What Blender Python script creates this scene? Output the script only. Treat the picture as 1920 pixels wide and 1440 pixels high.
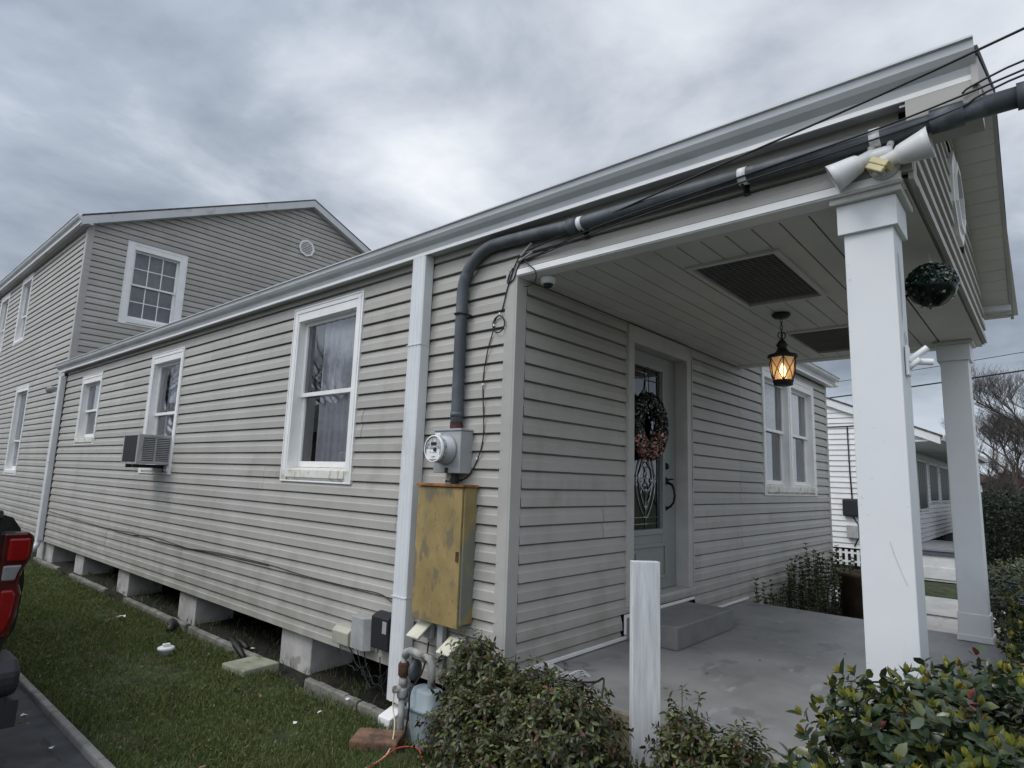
import bpy, math, random
import numpy as np
from mathutils import Vector, Matrix, noise
random.seed(7); rng = np.random.default_rng(7)
S = bpy.context.scene
for o in list(bpy.data.objects): bpy.data.objects.remove(o)

# ------------------------------------------------------------------ camera
CAM = Vector((-2.8702, -2.5140, 0.1751))
YAW, PIT, ROL = 0.8488, 0.1538, 0.0344
fw = Vector((math.sin(YAW)*math.cos(PIT), math.cos(YAW)*math.cos(PIT), math.sin(PIT)))
rt = Vector((math.cos(YAW), -math.sin(YAW), 0)); up = rt.cross(fw)
r2 = math.cos(ROL)*rt + math.sin(ROL)*up; u2 = -math.sin(ROL)*rt + math.cos(ROL)*up
cam = bpy.data.cameras.new("camera"); co = bpy.data.objects.new("camera", cam)
S.collection.objects.link(co)
cam.sensor_width = 36; cam.lens = 1150.1/1920*36; cam.clip_start = 0.05; cam.clip_end = 2000
co.matrix_world = Matrix(((r2.x, u2.x, -fw.x, CAM.x), (r2.y, u2.y, -fw.y, CAM.y), (r2.z, u2.z, -fw.z, CAM.z), (0, 0, 0, 1)))
S.camera = co
# ------------------------------------------------------------------ world, sun, exposure
S.view_settings.view_transform = 'Standard'; S.view_settings.look = 'None'
S.view_settings.exposure = 0.36; S.view_settings.gamma = 1.0
SUN_EL, SUN_AZ = math.radians(52), math.radians(-62)      # azimuth from +Y towards +X
W = bpy.data.worlds.new("World"); S.world = W; W.use_nodes = True
nt = W.node_tree; nt.nodes.clear(); N = nt.nodes.new; L = nt.links.new
def wmath(op, a, b=None, clamp=False):
    n = N('ShaderNodeMath'); n.operation = op; n.use_clamp = clamp
    for i, v in enumerate((a, b)):
        if v is None: continue
        if isinstance(v, (int, float)): n.inputs[i].default_value = v
        else: L(v, n.inputs[i])
    return n.outputs[0]
out = N('ShaderNodeOutputWorld')
sky = N('ShaderNodeTexSky'); sky.sky_type = 'NISHITA'; sky.sun_disc = False
sky.sun_elevation = SUN_EL; sky.sun_rotation = SUN_AZ; sky.air_density = 1.2; sky.dust_density = 2.0
bgs = N('ShaderNodeBackground'); bgs.inputs['Strength'].default_value = 0.10; L(sky.outputs[0], bgs.inputs['Color'])
tc = N('ShaderNodeTexCoord'); sp = N('ShaderNodeSeparateXYZ'); L(tc.outputs['Generated'], sp.inputs[0])
zc = wmath('ADD', wmath('MAXIMUM', sp.outputs[2], 0.0), 0.22)
cx = wmath('DIVIDE', sp.outputs[0], zc); cy = wmath('DIVIDE', sp.outputs[1], zc)
cb = N('ShaderNodeCombineXYZ'); L(cx, cb.inputs[0]); L(cy, cb.inputs[1]); cb.inputs[2].default_value = 3.4
def nz(scale, det, rough, dist=0.0):
    n = N('ShaderNodeTexNoise'); n.inputs['Scale'].default_value = scale; n.inputs['Detail'].default_value = det
    n.inputs['Roughness'].default_value = rough; n.inputs['Distortion'].default_value = dist
    L(cb.outputs[0], n.inputs['Vector']); return n.outputs['Fac']
big = nz(0.62, 3, 0.5, 0.3); med = nz(1.9, 6, 0.56, 0.25)
cl = wmath('ADD', wmath('MULTIPLY', big, 0.62), wmath('MULTIPLY', med, 0.38))
ramp = N('ShaderNodeValToRGB'); L(cl, ramp.inputs[0]); e = ramp.color_ramp.elements
e[0].position = 0.40; e[0].color = (0.185, 0.215, 0.268, 1)
e[1].position = 0.64; e[1].color = (0.78, 0.80, 0.83, 1)
m_ = e.new(0.48); m_.color = (0.310, 0.350, 0.412, 1)
m_ = e.new(0.55); m_.color = (0.52, 0.555, 0.61, 1)
# brighter cloud toward the hidden sun (behind and left of the camera)
sd = Vector((math.sin(SUN_AZ)*math.cos(SUN_EL), math.cos(SUN_AZ)*math.cos(SUN_EL), math.sin(SUN_EL)))
GL = Vector((-0.62, 0.12, 0.78)).normalized()
dt = wmath('ADD', wmath('ADD', wmath('MULTIPLY', sp.outputs[0], GL.x), wmath('MULTIPLY', sp.outputs[1], GL.y)), wmath('MULTIPLY', sp.outputs[2], GL.z))
glow = wmath('ADD', wmath('MULTIPLY', wmath('POWER', wmath('MAXIMUM', dt, 0.0), 2.0), 1.6), 1.0)
low = wmath('SUBTRACT', 1.0, wmath('MULTIPLY', wmath('MAXIMUM', sp.outputs[2], 0.0), 6.0), clamp=True)   # pale band above the horizon
mixh = N('ShaderNodeMixRGB'); L(low, mixh.inputs[0]); L(ramp.outputs[0], mixh.inputs[1]); mixh.inputs[2].default_value = (0.62, 0.68, 0.76, 1)
bgc = N('ShaderNodeBackground'); L(mixh.outputs[0], bgc.inputs['Color']); L(glow, bgc.inputs['Strength'])
cov = N('ShaderNodeMixShader'); cov.inputs[0].default_value = 0.94
L(bgs.outputs[0], cov.inputs[1]); L(bgc.outputs[0], cov.inputs[2]); L(cov.outputs[0], out.inputs['Surface'])
sl = bpy.data.lights.new("sun", 'SUN'); sl.energy = 0.95; sl.angle = math.radians(22); sl.color = (1.0, 0.955, 0.89)
so = bpy.data.objects.new("sun", sl); S.collection.objects.link(so)
so.rotation_euler = sd.to_track_quat('Z', 'Y').to_euler()

# ------------------------------------------------------------------ helpers
def link(o, parent=None):
    S.collection.objects.link(o)
    if parent is not None: o.parent = parent
    return o
def tag(o, label=None, cat=None, group=None, kind=None):
    if label: o['label'] = label
    if cat: o['category'] = cat
    if group: o['group'] = group
    if kind: o['kind'] = kind
    return o
def thing(name, label, cat, loc=(0, 0, 0), group=None):
    o = bpy.data.objects.new(name, None); o.empty_display_size = 0.1; link(o); o.location = loc
    return tag(o, label, cat, group)
def V(*a): return Vector(a)
class MB:
    """collects shapes and links them as one mesh object"""
    def __init__(s): s.v = []; s.f = []; s.m = []; s.mi = 0; s.sm = []; s.smooth = False
    def add(s, vs, fs):
        b = len(s.v); s.v += [tuple(v) for v in vs]
        for f in fs: s.f.append([b+i for i in f]); s.m.append(s.mi); s.sm.append(s.smooth)
    def box(s, x0, x1, y0, y1, z0, z1, T=None):
        x0, x1 = sorted((x0, x1)); y0, y1 = sorted((y0, y1)); z0, z1 = sorted((z0, z1))
        P = [V(x, y, z) for x in (x0, x1) for y in (y0, y1) for z in (z0, z1)]
        if T: P = [T(p) for p in P]
        s.add(P, [(0, 1, 3, 2), (4, 6, 7, 5), (0, 4, 5, 1), (2, 3, 7, 6), (0, 2, 6, 4), (1, 5, 7, 3)]); return s
    def quad(s, *P): s.add(P, [tuple(range(len(P)))]); return s
    def extr(s, prof, p0, p1, ax, ay, caps=True):
        """profile [(a,b)] swept from p0 to p1; a along ax, b along ay"""
        n = len(prof); A = [V(*p0)+V(*ax)*a+V(*ay)*b for a, b in prof]; B = [V(*p1)+V(*ax)*a+V(*ay)*b for a, b in prof]
        s.add(A+B, [(i, (i+1) % n, n+(i+1) % n, n+i) for i in range(n)] + ([tuple(range(n))[::-1], tuple(range(n, 2*n))] if caps else [])); return s
    def tube(s, path, r, n=8, caps=True, closed=False):
        path = [V(*p) for p in path]; k = len(path); R = r if isinstance(r, (list, tuple)) else [r]*k
        b = len(s.v); nrm = None; rings = []
        for i, p in enumerate(path):
            a = path[(i-1) % k] if (closed or i > 0) else p; c = path[(i+1) % k] if (closed or i < k-1) else p
            t = (c-a);  t = t.normalized() if t.length > 1e-9 else V(0, 0, 1)
            if nrm is None: nrm = t.orthogonal().normalized()
            nrm = (nrm - t*nrm.dot(t)); nrm = nrm.normalized() if nrm.length > 1e-6 else t.orthogonal().normalized()
            bi = t.cross(nrm)
            rings += [p + (nrm*math.cos(2*math.pi*j/n)+bi*math.sin(2*math.pi*j/n))*R[i] for j in range(n)]
        fs = []
        for i in range(k if closed else k-1):
            for j in range(n):
                i2 = (i+1) % k; fs.append((i*n+j, i*n+(j+1) % n, i2*n+(j+1) % n, i2*n+j))
        if caps and not closed: fs += [tuple(range(n))[::-1], tuple((k-1)*n+j for j in range(n))]
        s.add(rings, fs); return s
    def lathe(s, prof, c, axis=(0, 0, 1), n=20, caps=True):
        """prof [(r, h)] about axis from centre c"""
        ax = V(*axis).normalized(); a = ax.orthogonal().normalized(); b = ax.cross(a); c = V(*c); k = len(prof)
        P = [c+ax*h+(a*math.cos(2*math.pi*j/n)+b*math.sin(2*math.pi*j/n))*r for r, h in prof for j in range(n)]
        fs = [(i*n+j, i*n+(j+1) % n, (i+1)*n+(j+1) % n, (i+1)*n+j) for i in range(k-1) for j in range(n)]
        if caps: fs += [tuple(range(n))[::-1], tuple((k-1)*n+j for j in range(n))]
        s.add(P, fs); return s
    def build(s, name, mat, parent=None, bevel=0, smooth=None, off=None):
        me = bpy.data.meshes.new(name); vs = s.v
        if off is not None: vs = [(v[0]-off[0], v[1]-off[1], v[2]-off[2]) for v in vs]
        me.from_pydata(vs, [], s.f); me.validate(verbose=False)
        for m in (mat if isinstance(mat, (list, tuple)) else [mat]): me.materials.append(m)
        if len(me.polygons) == len(s.m):
            me.polygons.foreach_set('material_index', s.m)
            me.polygons.foreach_set('use_smooth', [bool(x) for x in s.sm] if smooth is None else [bool(smooth)]*len(s.sm))
        o = link(bpy.data.objects.new(name, me), parent)
        if bevel:
            b = o.modifiers.new('b', 'BEVEL'); b.width = bevel; b.segments = 2; b.limit_method = 'ANGLE'; b.angle_limit = math.radians(40)
        return o
def npmesh(name, verts, faces, mat, parent=None, smooth=False):
    """verts (n,3), faces (m,k) fixed size k"""
    me = bpy.data.meshes.new(name); verts = np.ascontiguousarray(verts, np.float32); faces = np.ascontiguousarray(faces, np.int32)
    m, k = faces.shape
    me.vertices.add(len(verts)); me.vertices.foreach_set('co', verts.ravel())
    me.loops.add(m*k); me.loops.foreach_set('vertex_index', faces.ravel())
    me.polygons.add(m); me.polygons.foreach_set('loop_start', np.arange(m, dtype=np.int32)*k); me.polygons.foreach_set('loop_total', np.full(m, k, np.int32))
    me.update(calc_edges=True); me.validate(verbose=False)
    me.polygons.foreach_set('use_smooth', [smooth]*len(me.polygons))
    me.materials.append(mat)
    return link(bpy.data.objects.new(name, me), parent)

# ------------------------------------------------------------------ materials
def mat(name, col, rough=0.6, var=0.10, scale=6.0, bump=0.0, bscale=80.0, metal=0.0, col2=None, stretch=(1, 1, 1), thr=(0.35, 0.7), spec=0.4,
        spots=None, coat=0.0, detail=5.0):
    m = bpy.data.materials.new(name); m.use_nodes = True; t = m.node_tree; b = t.nodes['Principled BSDF']
    b.inputs['Roughness'].default_value = rough; b.inputs['Metallic'].default_value = metal; b.inputs['Specular IOR Level'].default_value = spec
    b.inputs['Coat Weight'].default_value = coat
    tcn = t.nodes.new('ShaderNodeTexCoord'); mp = t.nodes.new('ShaderNodeMapping'); mp.inputs['Scale'].default_value = stretch
    t.links.new(tcn.outputs['Object'], mp.inputs[0])
    n = t.nodes.new('ShaderNodeTexNoise'); n.inputs['Scale'].default_value = scale; n.inputs['Detail'].default_value = detail; n.inputs['Roughness'].default_value = 0.6
    t.links.new(mp.outputs[0], n.inputs['Vector'])
    rp = t.nodes.new('ShaderNodeValToRGB'); t.links.new(n.outputs['Fac'], rp.inputs[0])
    c2 = col2 if col2 else tuple(c*(1-2*var) for c in col); c1 = tuple(min(1, c*(1+var)) for c in col) if not col2 else col
    rp.color_ramp.elements[0].position = thr[0]; rp.color_ramp.elements[1].position = thr[1]
    rp.color_ramp.elements[0].color = (*c2, 1); rp.color_ramp.elements[1].color = (*c1, 1)
    last = rp.outputs[0]
    for sp_ in (spots or []):      # (colour, scale, threshold, stretch)
        n2 = t.nodes.new('ShaderNodeTexNoise'); n2.inputs['Scale'].default_value = sp_[1]; n2.inputs['Detail'].default_value = 4
        mp2 = t.nodes.new('ShaderNodeMapping'); mp2.inputs['Scale'].default_value = sp_[3]; mp2.inputs['Location'].default_value = (3.1, 1.7, 5.3)
        t.links.new(tcn.outputs['Object'], mp2.inputs[0]); t.links.new(mp2.outputs[0], n2.inputs['Vector'])
        r2_ = t.nodes.new('ShaderNodeMapRange'); r2_.inputs[1].default_value = sp_[2]; r2_.inputs[2].default_value = sp_[2]+0.06
        r2_.inputs[4].default_value = sp_[4] if len(sp_) > 4 else 0.85
        t.links.new(n2.outputs['Fac'], r2_.inputs[0])
        mx = t.nodes.new('ShaderNodeMixRGB'); t.links.new(r2_.outputs[0], mx.inputs[0]); t.links.new(last, mx.inputs[1]); mx.inputs[2].default_value = (*sp_[0], 1)
        last = mx.outputs[0]
    t.links.new(last, b.inputs['Base Color'])
    if bump:
        n3 = t.nodes.new('ShaderNodeTexNoise'); n3.inputs['Scale'].default_value = bscale; n3.inputs['Detail'].default_value = 4
        t.links.new(mp.outputs[0], n3.inputs['Vector'])
        bp = t.nodes.new('ShaderNodeBump'); bp.inputs['Strength'].default_value = bump; bp.inputs['Distance'].default_value = 0.004
        t.links.new(n3.outputs['Fac'], bp.inputs['Height']); t.links.new(bp.outputs[0], b.inputs['Normal'])
    return m
def leafmat(name, cols, rough=0.4, trans=0.15, spec=0.5):
    m = bpy.data.materials.new(name); m.use_nodes = True; t = m.node_tree; b = t.nodes['Principled BSDF']
    g = t.nodes.new('ShaderNodeNewGeometry'); rp = t.nodes.new('ShaderNodeValToRGB'); t.links.new(g.outputs['Random Per Island'], rp.inputs[0])
    el = rp.color_ramp.elements; rp.color_ramp.interpolation = 'CONSTANT' if len(cols) > 2 else 'LINEAR'
    for i, c in enumerate(cols):
        p, c = c
        e_ = el[i] if i < 2 else el.new(p)
        e_.position = p; e_.color = (*c, 1)
    hs = t.nodes.new('ShaderNodeHueSaturation'); t.links.new(rp.outputs[0], hs.inputs['Color'])
    n = t.nodes.new('ShaderNodeTexNoise'); n.inputs['Scale'].default_value = 9
    mr = t.nodes.new('ShaderNodeMapRange'); mr.inputs[3].default_value = 0.6; mr.inputs[4].default_value = 1.45
    t.links.new(n.outputs['Fac'], mr.inputs[0]); t.links.new(mr.outputs[0], hs.inputs['Value']); t.links.new(hs.outputs[0], b.inputs['Base Color'])
    b.inputs['Roughness'].default_value = rough; b.inputs['Specular IOR Level'].default_value = spec
    if trans:
        tr = t.nodes.new('ShaderNodeBsdfTranslucent'); t.links.new(hs.outputs[0], tr.inputs[0])
        mx = t.nodes.new('ShaderNodeMixShader'); mx.inputs[0].default_value = trans
        t.links.new(b.outputs[0], mx.inputs[1]); t.links.new(tr.outputs[0], mx.inputs[2]); t.links.new(mx.outputs[0], t.nodes['Material Output'].inputs[0])
    return m
def glassmat(name, tint=(0.9, 0.91, 0.92), refl=1.0, rough=0.02):
    m = bpy.data.materials.new(name); m.use_nodes = True; t = m.node_tree; t.nodes.remove(t.nodes['Principled BSDF'])
    tr = t.nodes.new('ShaderNodeBsdfTransparent'); tr.inputs[0].default_value = (*tint, 1)
    gl = t.nodes.new('ShaderNodeBsdfGlossy'); gl.inputs['Roughness'].default_value = rough; gl.inputs[0].default_value = (0.95, 0.97, 1, 1)
    fr = t.nodes.new('ShaderNodeFresnel'); fr.inputs[0].default_value = 1.5
    nn = t.nodes.new('ShaderNodeTexNoise'); nn.inputs['Scale'].default_value = 1.6; bp = t.nodes.new('ShaderNodeBump'); bp.inputs['Strength'].default_value = 0.02; bp.inputs['Distance'].default_value = 0.02
    t.links.new(nn.outputs['Fac'], bp.inputs['Height']); t.links.new(bp.outputs[0], gl.inputs['Normal'])
    mu = t.nodes.new('ShaderNodeMath'); mu.operation = 'MULTIPLY_ADD'; mu.inputs[1].default_value = 1.5*refl; mu.inputs[2].default_value = 0.05*refl; mu.use_clamp = True
    t.links.new(fr.outputs[0], mu.inputs[0]); mx = t.nodes.new('ShaderNodeMixShader'); t.links.new(mu.outputs[0], mx.inputs[0])
    t.links.new(tr.outputs[0], mx.inputs[1]); t.links.new(gl.outputs[0], mx.inputs[2]); t.links.new(mx.outputs[0], t.nodes['Material Output'].inputs[0])
    return m
ALL1 = (1, 1, 1)
MT = dict(
 siding=mat('vinyl_siding', (0.405, 0.392, 0.360), 0.5, 0.05, 1.3, 0.12, 240, stretch=(1, 1, 0.35), spec=0.35,
            spots=[((0.27, 0.26, 0.225), 2.2, 0.62, (1.6, 1.6, 0.45), 0.22), ((0.33, 0.315, 0.28), 11, 0.62, (1, 1, 0.4), 0.2)]),
 siding_post=mat('vinyl_corner', (0.415, 0.405, 0.38), 0.5, 0.05, 3, 0.06, 200),
 white=mat('white_vinyl', (0.82, 0.82, 0.81), 0.45, 0.03, 5, 0.05, 120, spots=[((0.6, 0.6, 0.56), 7, 0.64, ALL1, 0.3)]), spout=mat('white_downspout', (0.68, 0.695, 0.71), 0.4, 0.03, 4, 0.03, 60, spots=[((0.5, 0.5, 0.48), 6, 0.62, (1, 1, 0.3), 0.4)]),
 sill=mat('weathered_sill', (0.70, 0.69, 0.64), 0.65, 0.06, 9, 0.25, 90, spots=[((0.40, 0.37, 0.24), 12, 0.54, (1, 1, 0.5), 0.7)]),
 gutter=mat('gutter_aluminium', (0.58, 0.595, 0.61), 0.42, 0.05, 2.5, 0.03, 40, spots=[((0.38, 0.39, 0.40), 4, 0.62, (1, 0.3, 1), 0.5)]),
 soffit=mat('soffit_vinyl', (0.60, 0.59, 0.55), 0.55, 0.05, 2, 0.05, 90),
 frieze=mat('white_trim_metal', (0.82, 0.82, 0.81), 0.4, 0.03, 5),
 column=mat('white_column_paint', (0.70, 0.715, 0.725), 0.5, 0.015, 3, 0.06, 160, spots=[((0.63, 0.65, 0.67), 3.5, 0.60, (1, 1, 0.5), 0.4), ((0.45, 0.44, 0.41), 22, 0.70, (1, 1, 1.6), 0.5)]),
 colshade=mat('column_scuff', (0.60, 0.60, 0.60), 0.8),
 slab=mat('porch_floor_paint', (0.255, 0.255, 0.252), 0.42, 0.13, 2.2, 0.15, 60, spots=[((0.14, 0.14, 0.14), 3.2, 0.60, (1, 1.6, 1), 0.6), ((0.38, 0.38, 0.38), 5.0, 0.66, (0.7, 2.2, 1), 0.5)]),
 step=mat('step_paint', (0.20, 0.20, 0.20), 0.5, 0.08, 5, 0.15, 60),
 shingle=mat('asphalt_shingle', (0.10, 0.095, 0.09), 0.9, 0.3, 14, 0.9, 50),
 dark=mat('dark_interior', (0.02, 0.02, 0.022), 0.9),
 room=mat('dark_backing', (0.10, 0.10, 0.10), 0.9),
 lace=mat('lace_curtain', (0.20, 0.20, 0.20), 0.9, 0.2, 30), curtain=mat('sheer_curtain', (0.68, 0.67, 0.70), 0.9, 0.06, 20),
 blind=mat('white_blind', (0.60, 0.61, 0.63), 0.7),
 glass=glassmat('window_glass'), glassd=glassmat('door_glass', (0.35, 0.38, 0.38), 0.8),
 pier=mat('pier_render', (0.50, 0.49, 0.47), 0.85, 0.12, 5, 0.5, 50, spots=[((0.22, 0.22, 0.20), 6, 0.60, ALL1, 0.7)]),
 conc=mat('old_concrete', (0.21, 0.205, 0.18), 0.9, 0.18, 7, 0.7, 50, spots=[((0.11, 0.115, 0.085), 5, 0.54, ALL1, 0.7)]),
 kerb=mat('kerb_concrete', (0.27, 0.265, 0.245), 0.9, 0.14, 6, 0.6, 60, spots=[((0.14, 0.14, 0.12), 9, 0.58, ALL1, 0.6)]),
 path=mat('pale_concrete', (0.56, 0.54, 0.50), 0.85, 0.12, 1.6, 0.3, 40, spots=[((0.30, 0.30, 0.28), 2.3, 0.62, (1, 2.5, 1), 0.6)]),
 asph=mat('driveway_asphalt', (0.075, 0.077, 0.08), 0.85, 0.25, 3, 0.8, 70, spots=[((0.22, 0.215, 0.205), 4.2, 0.635, (1, 0.6, 1), 0.6), ((0.02, 0.02, 0.02), 3, 0.62, (3, 0.5, 1), 0.7)]),
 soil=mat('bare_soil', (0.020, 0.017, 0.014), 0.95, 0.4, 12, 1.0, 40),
 turf=mat('turf', (0.045, 0.062, 0.020), 0.95, 0.35, 6, 1.0, 60, spots=[((0.07, 0.055, 0.035), 2.2, 0.60, ALL1, 0.7)]),
 galv=mat('grey_conduit', (0.098, 0.112, 0.125), 0.55, 0.16, 7, 0.2, 60, metal=0.15, stretch=(1, 1, 0.6), spots=[((0.16, 0.18, 0.20), 9, 0.60, ALL1, 0.5)]),
 rust=mat('rust', (0.095, 0.045, 0.028), 0.85, 0.35, 14, 0.5, 90),
 metal=mat('grey_enamel', (0.40, 0.415, 0.425), 0.42, 0.06, 6, metal=0.25),
 yellow=mat('yellow_rusty_enamel', (0.335, 0.248, 0.105), 0.6, 0.14, 4, 0.25, 50, spots=[((0.13, 0.125, 0.09), 8.5, 0.57, (1, 1, 0.55), 0.7), ((0.14, 0.12, 0.07), 26, 0.60, (1, 1, 0.6), 0.6), ((0.20, 0.14, 0.07), 5, 0.63, ALL1, 0.5), ((0.16, 0.17, 0.13), 3.1, 0.58, (1, 1.8, 0.5), 0.6)]),
 yellowtop=mat('rusty_box_top', (0.34, 0.145, 0.035), 0.7, 0.3, 12, 0.3, 60),
 yside=mat('worn_box_side', (0.30, 0.235, 0.10), 0.6, 0.12, 6, 0.25, 50, spots=[((0.15, 0.17, 0.16), 4, 0.50, (1, 1, 0.4), 0.8)]),
 beige=mat('beige_plastic', (0.42, 0.41, 0.34), 0.5, 0.08, 8), cream=mat('cream_plastic', (0.60, 0.58, 0.47), 0.5, 0.05, 8, spots=[((0.4, 0.36, 0.24), 9, 0.60, ALL1, 0.5)]),
 greyp=mat('grey_plastic', (0.38, 0.385, 0.385), 0.5, 0.1, 8), black=mat('black_plastic', (0.018, 0.02, 0.023), 0.65, 0.1, 8),
 iron=mat('black_iron', (0.018, 0.016, 0.015), 0.5, 0.2, 14), cable=mat('black_cable', (0.012, 0.012, 0.013), 0.5), orange=mat('orange_cord', (0.36, 0.05, 0.03), 0.5), creamc=mat('cream_cord', (0.62, 0.54, 0.38), 0.5),
 whitep=mat('white_plastic', (0.78, 0.79, 0.79), 0.4, 0.04, 8), lens=mat('lamp_lens', (0.42, 0.43, 0.44), 0.15, 0.3, 60), lightwhite=mat('floodlight_enamel', (0.66, 0.665, 0.67), 0.4, 0.03, 8),
 brass=mat('yellowed_sensor', (0.50, 0.43, 0.23), 0.35, 0.08, 8),
 door=mat('sage_door_paint', (0.265, 0.285, 0.272), 0.45, 0.05, 3, 0.05, 60), doortrim=mat('door_casing', (0.46, 0.45, 0.425), 0.5, 0.06, 5, 0.1, 80),
 bronze=mat('bronze_hardware', (0.02, 0.018, 0.016), 0.35, 0.2, 10, metal=0.6), lead=mat('leaded_came', (0.42, 0.45, 0.45), 0.22, 0.2, 30, metal=0.7),
 wood=mat('white_painted_wood', (0.66, 0.67, 0.68), 0.65, 0.10, 5, 0.7, 45, stretch=(8, 8, 0.7), spots=[((0.42, 0.43, 0.44), 5, 0.62, (5, 5, 0.7), 0.6)]),
 oldwood=mat('bare_board_end', (0.21, 0.18, 0.13), 0.85, 0.2, 9, 0.5, 60, stretch=(1, 6, 6)),
 brick=mat('worn_brick', (0.20, 0.115, 0.075), 0.9, 0.3, 12, 0.7, 60, spots=[((0.06, 0.055, 0.045), 9, 0.55, ALL1, 0.7)]),
 bluemeter=mat('blue_grey_paint', (0.24, 0.29, 0.315), 0.5, 0.07, 6, 0.15, 50, spots=[((0.16, 0.17, 0.17), 10, 0.66, ALL1, 0.6)]),
 pipe=mat('flaking_pipe_paint', (0.34, 0.345, 0.33), 0.7, 0.15, 15, 0.5, 70, spots=[((0.10, 0.055, 0.035), 14, 0.56, ALL1, 0.9)]),
 nbwhite=mat('white_clapboard', (0.74, 0.745, 0.75), 0.55, 0.04, 3), nbgrey=mat('grey_cap', (0.20, 0.205, 0.215), 0.6), nbblue=mat('slate_band', (0.10, 0.105, 0.14), 0.6), block=mat('white_block', (0.66, 0.66, 0.66), 0.8, 0.08, 4, 0.4, 30),
 shutter=mat('dark_shutter', (0.10, 0.115, 0.115), 0.5), screen=mat('screen_mesh', (0.26, 0.26, 0.25), 0.7),
 terracotta=mat('terracotta', (0.07, 0.045, 0.026), 0.7, 0.2, 6), truck=mat('black_truck_paint', (0.008, 0.009, 0.011), 0.15, 0.05, 3, coat=0.8), red=mat('red_lamp_lens', (0.20, 0.003, 0.005), 0.12, 0.1, 3, coat=0.3), redd=mat('dark_red_lens', (0.06, 0.003, 0.004), 0.12, 0.3, 5, coat=0.5),
 clear=mat('clear_lamp_lens', (0.20, 0.20, 0.21), 0.1, 0.05, 8, coat=0.6), tyre=mat('tyre', (0.02, 0.02, 0.02), 0.85), rim=mat('alloy', (0.4, 0.4, 0.42), 0.3, metal=0.9), bumper=mat('bumper_plastic', (0.020, 0.022, 0.026), 0.5, 0.1, 9, 0.3, 90),
 bark=mat('grey_bark', (0.085, 0.068, 0.056), 0.9, 0.25, 10), twig=mat('twig_brown', (0.115, 0.10, 0.092), 0.9, 0.25, 6), redtwig=mat('reddish_twig', (0.13, 0.06, 0.045), 0.9, 0.25, 6),
 brownhouse=mat('brown_boards', (0.13, 0.105, 0.085), 0.8, 0.15, 2), redroof=mat('red_roof', (0.19, 0.065, 0.05), 0.8, 0.2, 2), greyroof=mat('grey_roof', (0.12, 0.115, 0.11), 0.9, 0.2, 2),
 litter=mat('white_scrap', (0.78, 0.78, 0.76), 0.6), litleaf=mat('dead_leaf', (0.24, 0.16, 0.09), 0.8, 0.3, 30))
# vinyl siding: every length a slightly different age, mud splash and mildew rising from the ground
_t = MT['siding'].node_tree; _b = _t.nodes['Principled BSDF']; _src = _b.inputs['Base Color'].links[0].from_socket
_g = _t.nodes.new('ShaderNodeNewGeometry'); _mr = _t.nodes.new('ShaderNodeMapRange'); _mr.inputs[3].default_value = 0.93; _mr.inputs[4].default_value = 1.05
_t.links.new(_g.outputs['Random Per Island'], _mr.inputs[0]); _hs = _t.nodes.new('ShaderNodeHueSaturation'); _t.links.new(_src, _hs.inputs['Color']); _t.links.new(_mr.outputs[0], _hs.inputs['Value'])
_tc = _t.nodes.new('ShaderNodeTexCoord'); _sx = _t.nodes.new('ShaderNodeSeparateXYZ'); _t.links.new(_tc.outputs['Object'], _sx.inputs[0])
_zr = _t.nodes.new('ShaderNodeMapRange'); _zr.inputs[1].default_value = -0.35; _zr.inputs[2].default_value = -1.15; _zr.inputs[3].default_value = 0.0; _zr.inputs[4].default_value = 0.22; _t.links.new(_sx.outputs[2], _zr.inputs[0])
_nn = _t.nodes.new('ShaderNodeTexNoise'); _nn.inputs['Scale'].default_value = 3.5; _nn.inputs['Detail'].default_value = 6; _t.links.new(_tc.outputs['Object'], _nn.inputs['Vector'])
_ad = _t.nodes.new('ShaderNodeMath'); _ad.operation = 'ADD'; _t.links.new(_zr.outputs[0], _ad.inputs[0]); _t.links.new(_nn.outputs['Fac'], _ad.inputs[1])
_rm = _t.nodes.new('ShaderNodeMapRange'); _rm.inputs[1].default_value = 0.58; _rm.inputs[2].default_value = 0.78; _rm.inputs[4].default_value = 0.42; _t.links.new(_ad.outputs[0], _rm.inputs[0])
_mm = _t.nodes.new('ShaderNodeMixRGB'); _t.links.new(_rm.outputs[0], _mm.inputs[0]); _t.links.new(_hs.outputs[0], _mm.inputs[1]); _mm.inputs[2].default_value = (0.225, 0.215, 0.165, 1); _t.links.new(_mm.outputs[0], _b.inputs['Base Color'])
MT['hedge'] = leafmat('hedge_leaf', [(0, (0.026, 0.045, 0.020)), (0.35, (0.045, 0.066, 0.034)), (0.62, (0.075, 0.090, 0.024)), (0.85, (0.032, 0.050, 0.026)), (0.996, (0.20, 0.035, 0.03))], 0.30, 0.08, 0.6)
MT['shoot'] = leafmat('young_leaf', [(0, (0.24, 0.25, 0.035)), (0.4, (0.16, 0.18, 0.035)), (0.7, (0.30, 0.24, 0.045)), (0.9, (0.17, 0.09, 0.03))], 0.4, 0.25, 0.5)
MT['nandina'] = leafmat('nandina_leaf', [(0, (0.050, 0.060, 0.019)), (0.3, (0.074, 0.084, 0.026)), (0.6, (0.036, 0.038, 0.018)), (0.83, (0.14, 0.17, 0.045)), (0.91, (0.10, 0.040, 0.024)), (0.9975, (0.18, 0.02, 0.015))], 0.38, 0.15, 0.5)
MT['box'] = leafmat('shrub_leaf', [(0, (0.045, 0.060, 0.020)), (0.5, (0.080, 0.098, 0.030))], 0.45, 0.1, 0.5)
MT['farhedge'] = leafmat('far_hedge_leaf', [(0, (0.016, 0.022, 0.015)), (0.5, (0.026, 0.034, 0.020))], 0.6, 0.05, 0.3)
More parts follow.
